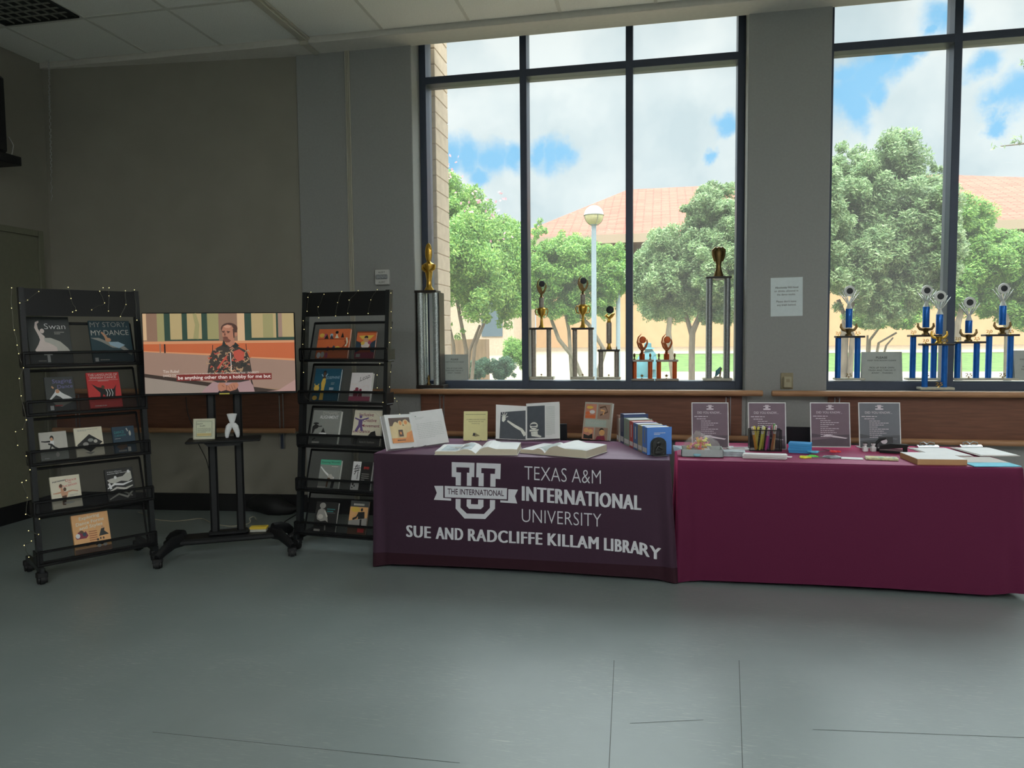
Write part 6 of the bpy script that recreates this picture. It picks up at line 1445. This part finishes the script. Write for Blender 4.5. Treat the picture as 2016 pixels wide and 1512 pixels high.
q = MB().lathe([(0, lz(635)), (.018, lz(635)), (.01, lz(629)), (.012, lz(625)), (0, lz(624))], M_gold, 12); q.tube([(0, 0, lz(627)), (.02, 0, lz(622)), (.035, 0, lz(619)), (.048, 0, lz(617))], [.012, .016, .01, .003], M_gold, 8); q.tube([(0, 0, lz(626)), (-.025, 0, lz(621)), (-.01, 0, lz(618))], [.012, .012, .008], M_gold, 8)
f_ = q.build('figure', r); MB().lathe([(0, -.006), (.028, -.006), (.031, 0), (.022, .006), (0, .007)], M_disc, 18, Matrix.Translation((.008, 0, lz(610))) @ Matrix.Rotation(R(90), 4, 'X')).build('disc', f_)
star_piece(r, 0, lz(742), .012, M_dgold)
for px in (1183, 1214): MB().lathe([(0, lz(688)), (.008, lz(688)), (.003, lz(686)), (.004, lz(683)), (0, lz(682))], M_dgold, 8, Matrix.Translation((lx(px), 0, 0))).build('finial', r)
for xc, lb in ((1264, 'orange trophy with flame figure, nearer the second mullion'), (1312, 'orange trophy with flame figure, further right beside the statue')):
    dx = xc-1264
    r, lx, lz, k = trophy(lb, xc, (745, 749), YL, (1249+dx, 1280+dx), 9, (1243+dx, 1287+dx, 708, 712), M_or, G1, (1242+dx, 1288+dx), plate_m=M_gun, base_m=M_gun)
    cyl(r, 'riser', lz, 697, 708, 10.5*k, M_or, n=4); flame(r, lz(697), lz(657), mat('trophy_copper', (150, 84, 48), rough=.3, metal=.8, raw=True), M_or, 20*k)
    star_piece(r, 0, lz(745), .018, M_dgold)
    for px in (1249+dx, 1280+dx): MB().lathe([(0, lz(708)), (.012, lz(708)), (.004, lz(705)), (.010, lz(700)), (.006, lz(696)), (0, lz(695))], M_dgold, 8, Matrix.Translation((lx(px), 0, 0))).build('small_figure', r)
r, lx, lz, k = trophy('tall gunmetal trophy with dark figure against the right window jamb', 1413, (744, 748), YL, (1395, 1430), 11, (1388, 1438, 545, 549), mat('trophy_pewter', (150, 154, 156), rough=.35, metal=.5, raw=True, var=.25, scale=90), G1, (1383, 1441), d=.13, rear=True)
statuette(r, lz(545), lz(487), M_dgold, head=False)
MB().box((-.03, -.05, lz(553)), (.03, -.046, lz(549)), M_marb).build('name_plate', r, 0)
q = MB().box((-.03, -.03, lz(744)), (.03, .0, lz(741)), M_marb, .002); q.tube([(-.02, -.02, lz(741)), (0, -.02, lz(732)), (.02, -.02, lz(722))], [.004, .02, .004], M_teal, 8, flat=.3); q.tube([(.015, -.02, lz(741)), (.02, -.02, lz(730)), (.025, -.02, lz(724))], .006, M_dgold, 6); q.build('small_figure', r)
G2 = 'blue trophies along the second window'
BL = [('blue trophy with white ring at the left end of the second window ledge', 1669, YL, (744, 748), (1649, 1687), (1643, 1699, 661, 665), (637, 661), (608, 645), (563, 608), (1642, 1700), 20),
      ('blue trophy with white ring behind the one at the mullion, left of it', 1820, YL, (744, 748), (1796, 1837), (1787, 1848, 659, 663), (636, 659), (604, 645), (562, 604), (1783, 1850), 20),
      ('blue trophy with white ring standing forward on the sill at the mullion', 1846, YSILL, (762, 767), (1820, 1858), (1809, 1873, 676, 680), (652, 676), (619, 658), (573, 619), (1808, 1875), 21),
      ('shortest blue trophy with white ring, right of the mullion', 1904, YL, (744, 748), (1884, 1921), (1876, 1935, 672, 676), (648, 672), (631, 656), (585, 631), (1873, 1937), 21),
      ('blue trophy with white ring, rightmost in the view', 1970, YL, (744, 748), (1945, 1987), (1933, 2000, 658, 662), (634, 658), (602, 640), (558, 602), (1932, 2000), 20)]
for lb, xc, Y, bs, cols, pl, cu_, ri, fg, bX, rw in BL:
    r, lx, lz, k = trophy(lb, xc, bs, Y, cols, 11, pl, M_blue, G2, bX)
    cup(r, lz(cu_[1]), lz(cu_[0]), M_dgold if Y == YL else M_gold, 17*k, wing=True); cyl(r, 'riser', lz, ri[0], ri[1], 12.5*k, M_blue); vburst(r, lz(fg[1]), lz(fg[0]), rw*k)
    for c, s in ((cols[0], '20'), (cols[1], '25')): digits(r, lx(c), lz(pl[2]), .030, s, M_gold, 0)
    digits(r, 0, lz(bs[0]), .034, '25', M_gold if Y != YL else M_dgold)
# folded signs on the ledge
M_sign = mat('sign_paper', (176, 182, 176), rough=.6, raw=True, var=.03); M_ink2 = mat('sign_ink', (62, 62, 58), rough=.7, raw=True)
for (xa, xb, ya, yb_), lb in (((868, 920, 698, 748), 'folded keep clean sign on the ledge beside the tallest silver trophy'), ((1697, 1777, 693, 750), 'folded keep clean sign on the ledge right of the left blue trophy'), ((1998, 2078, 690, 749), 'folded keep clean sign on the ledge cut by the right edge of the view')):
    A = ony(xa, yb_, YL-.02); B = ony(xb, yb_, YL-.02); m = (A+B)/2; w = (B-A).length; h = (yb_-ya)*(m-EYE).dot(FW)/FPX
    t = thing('tent_sign', lb, 'sign', m, 0, 'folded signs on the window ledges')
    ln = .16; Mz = Matrix(((1, 0, 0, 0), (0, 1, ln, 0), (0, 0, 1, 0), (0, 0, 0, 1))); Mb = Matrix(((1, 0, 0, 0), (0, 1, -ln*.25, h*ln*1.25), (0, 0, 1, 0), (0, 0, 0, 1)))
    q = MB().box((-w/2, 0, 0), (w/2, .0008, h), M_sign, M=Mz); q.box((-w/2, 0, 0), (w/2, .0008, h), M_sign, M=Mb)
    q.build('paper', t, 0); q = MB()
    fn0 = plane_map((-w/2, -.0003, h), (w, 0, 0), (0, 0, h))
    art(q, lambda u, v: Mz @ fn0(u, v), (0, -1, 0), [('t', (.36, .23), (.64, .23), .075, 'PLEASE', M_ink2, .01), ('t', (.15, .32), (.85, .32), .05, 'KEEP THIS ROOM CLEAN', M_ink2), ('t', (.2, .57), (.8, .57), .055, 'PICK UP YOUR OWN', M_ink2), ('t', (.16, .66), (.84, .66), .055, 'TRASH AND THROW IT', M_ink2), ('t', (.24, .75), (.76, .75), .055, 'AWAY - THANKS', M_ink2)], .0002)
    q.build('lettering', t, 0)

# ------------------------------------------------------------------ things on the walls and ceiling
A = ony(738, 531, YW-.03); B = ony(766, 560, YW-.03)
t = thing('alert_box', 'white alert strobe box on the wall above the right rack', 'alarm', ((A.x+B.x)/2, YW, B.z)); w = B.x-A.x; h = A.z-B.z
MB().box((-w/2, -.035, 0), (w/2, .002, h), M_white, .004).build('housing', t, 0)
MB().box((-w*.42, -.05, h*.36), (w*.42, -.034, h*.66), mat('strobe_lens', (150, 154, 156), rough=.1, raw=True, var=.3, scale=80), .006).build('lens', t, 0)
q = MB(); art(q, plane_map((-w/2, -.0352, h), (w, 0, 0), (0, 0, h)), (0, -1, 0), [('t', (.26, .24), (.74, .24), .12, 'ALERT', M_ink2), ('t', (.26, .90), (.74, .90), .12, 'ALERT', M_ink2), ('e', .5, .5, .05, .06, M_ink2)], .0003); q.build('lettering', t, 0)
A = ony(1518, 547, YW); B = ony(1580, 622, YW); w = B.x-A.x; h = A.z-B.z
t = thing('paper_notice', 'white paper notice about food and drinks taped on the pilaster', 'notice', ((A.x+B.x)/2, YW, B.z)); t.rotation_euler = (0, R(-.6), 0)
MB().box((-w/2, -.002, 0), (w/2, .0, h), mat('notice_paper', (150, 158, 158), var=.03)).build('paper', t, 0)
q = MB(); art(q, plane_map((-w/2, -.0022, h), (w, 0, 0), (0, 0, h)), (0, -1, 0), [('t', (.14, .28), (.86, .28), .052, 'Absolutely NO food', M_ink2, .01), ('t', (.12, .37), (.86, .37), .052, 'or drinks allowed in', M_ink2), ('t', (.20, .46), (.78, .46), .052, 'the dance studio.', M_ink2), ('t', (.18, .64), (.80, .64), .052, "Please don't leave", M_ink2), ('t', (.20, .73), (.80, .73), .052, 'any trash behind.', M_ink2)], .0002); q.build('lettering', t, 0)
A = ony(1537, 734, YW); B = ony(1561, 766, YW); w = B.x-A.x; h = A.z-B.z
t = thing('wall_sensor', 'small beige plate with a square cover on the pilaster above the barre', 'wall plate', ((A.x+B.x)/2, YW, B.z)); m_bg = mat('plate_beige', (150, 140, 112), raw=True)
MB().box((-w/2, -.008, 0), (w/2, .001, h), m_bg, .003).build('plate', t, 0); MB().box((-w*.32, -.03, h*.08), (w*.36, -.007, h*.78), mat('cover_beige', (172, 164, 136), raw=True), .006).build('cover', t, 0); MB().box((-w*.1, -.032, h*.44), (w*.18, -.029, h*.64), m_bg).build('button', t, 0)
# white cable raceway: along the ceiling, across the soffit and down the wall
M_race = mat('raceway_white', (186, 182, 166), rough=.5, raw=True, var=.02)
rp = ony(688, 300, YW); c0 = onz(513, 0, ZC); c1_ = onz(603, 78, ZC)
t = thing('cable_raceway', 'pale cable raceway running along the ceiling and down the wall behind the right rack', 'raceway', (rp.x, YW, 0))
q = MB()
for k in range(3): q.box((-.020+k*.015, -.014, .13), (-.010+k*.015, .001, ZS), M_race, .002)
q.box((-.021, -.004, .13), (.021, .001, ZS), M_wall); q.build('wall_run', t, 0)
q = MB(); xx = c1_.x-rp.x; q.box((xx-.03, -YW-5.9, ZC-.03), (xx+.03, 5.55-YW, ZC-.004), M_race, .004); q.box((xx+.034, -YW-5.9, ZC-.016), (xx+.05, 5.55-YW, ZC-.004), M_race, .002); q.build('ceiling_run', t, 0)
q = MB(); c2 = onz(625, 104, ZS).x-rp.x; q.box((xx-.022, -.24, ZS-.016), (xx+.03, -.02, ZS+.001), M_race, .003); q.box((xx-.03, -.245, ZS-.02), (xx+.035, -.225, ZC), M_race, .003); q.build('soffit_run', t, 0)
# egg crate grille in the ceiling
gv = [onz(152, 30, ZC-.006)]
gx1, gy0 = gv[0].x, gv[0].y+.02
t = thing('ceiling_grille', 'dark egg-crate air grille set in the ceiling at the top left', 'air grille', (gx1-.32, gy0-.32, ZC-.012)); m_gr = mat('grille_grey', (120, 122, 112), raw=True); m_gd = mat('grille_dark', (34, 38, 36), raw=True)
q = MB()
for s in (-1, 1): q.box((s*.305, -.32, -.006), (s*.32, .32, .009), m_gd); q.box((-.32, s*.305, -.006), (.32, s*.32, .009), m_gd)
q.build('frame', t, 0); MB().box((-.305, -.305, .0065), (.305, .305, .009), m_gd).build('dark_back', t, 0)
q = MB()
for k in range(1, 8): q.box((-.305+k*.61/8-.003, -.305, -.004), (-.305+k*.61/8+.003, .305, .006), m_gr); q.box((-.305, -.305+k*.61/8-.003, -.0045), (.305, -.305+k*.61/8+.003, .006), m_gr)
q.build('grid', t, 0)
# loudspeaker on a bracket at the upper left, and the bead chain in the corner
p0 = onx(15, 230, -4.95); p1 = onx(42, 327, -4.95)
t = thing('wall_speaker', 'black hanging loudspeaker with a flat bracket at the upper left edge', 'speaker', (-5.12, p0.y-.20, p1.z)); hz_ = onx(12, 152, -4.95).z-p1.z
MB().box((-.17, -.2, .07), (.17, .2, hz_), M_black, .02).build('cabinet', t, 0)
q = MB().box((-.21, -.24, .0), (.17, .31, .07), M_black, .004); q.tube([(.17, .22, .07), (.18, .23, .14), (.17, .2, .2)], .004, M_chrome, 6); q.build('bracket', t, 0)
P_ = [(96, 120), (97, 150), (97, 190), (98, 215), (99, 260), (100, 300), (101, 340), (102, 398)]
q = MB()
cpts = [Vector(((ony(x, y, 5.50)).x, 5.50, ony(x, y, 5.50).z)) for x, y in P_]
q2 = []
for i in range(len(cpts)-1):
    n_ = 7
    for k in range(n_): q2.append(cpts[i].lerp(cpts[i+1], k/n_))
for k, p in enumerate(q2): q.tube([p+Vector((-.009*(1 if k % 2 else -1), 0, .026)), p+Vector((.009*(1 if k % 2 else -1), 0, -.026))], .0017, M_chrome, 5)
tag(q.build('bead_chain'), 'thin twisted chain hanging in the corner at the left', 'chain')
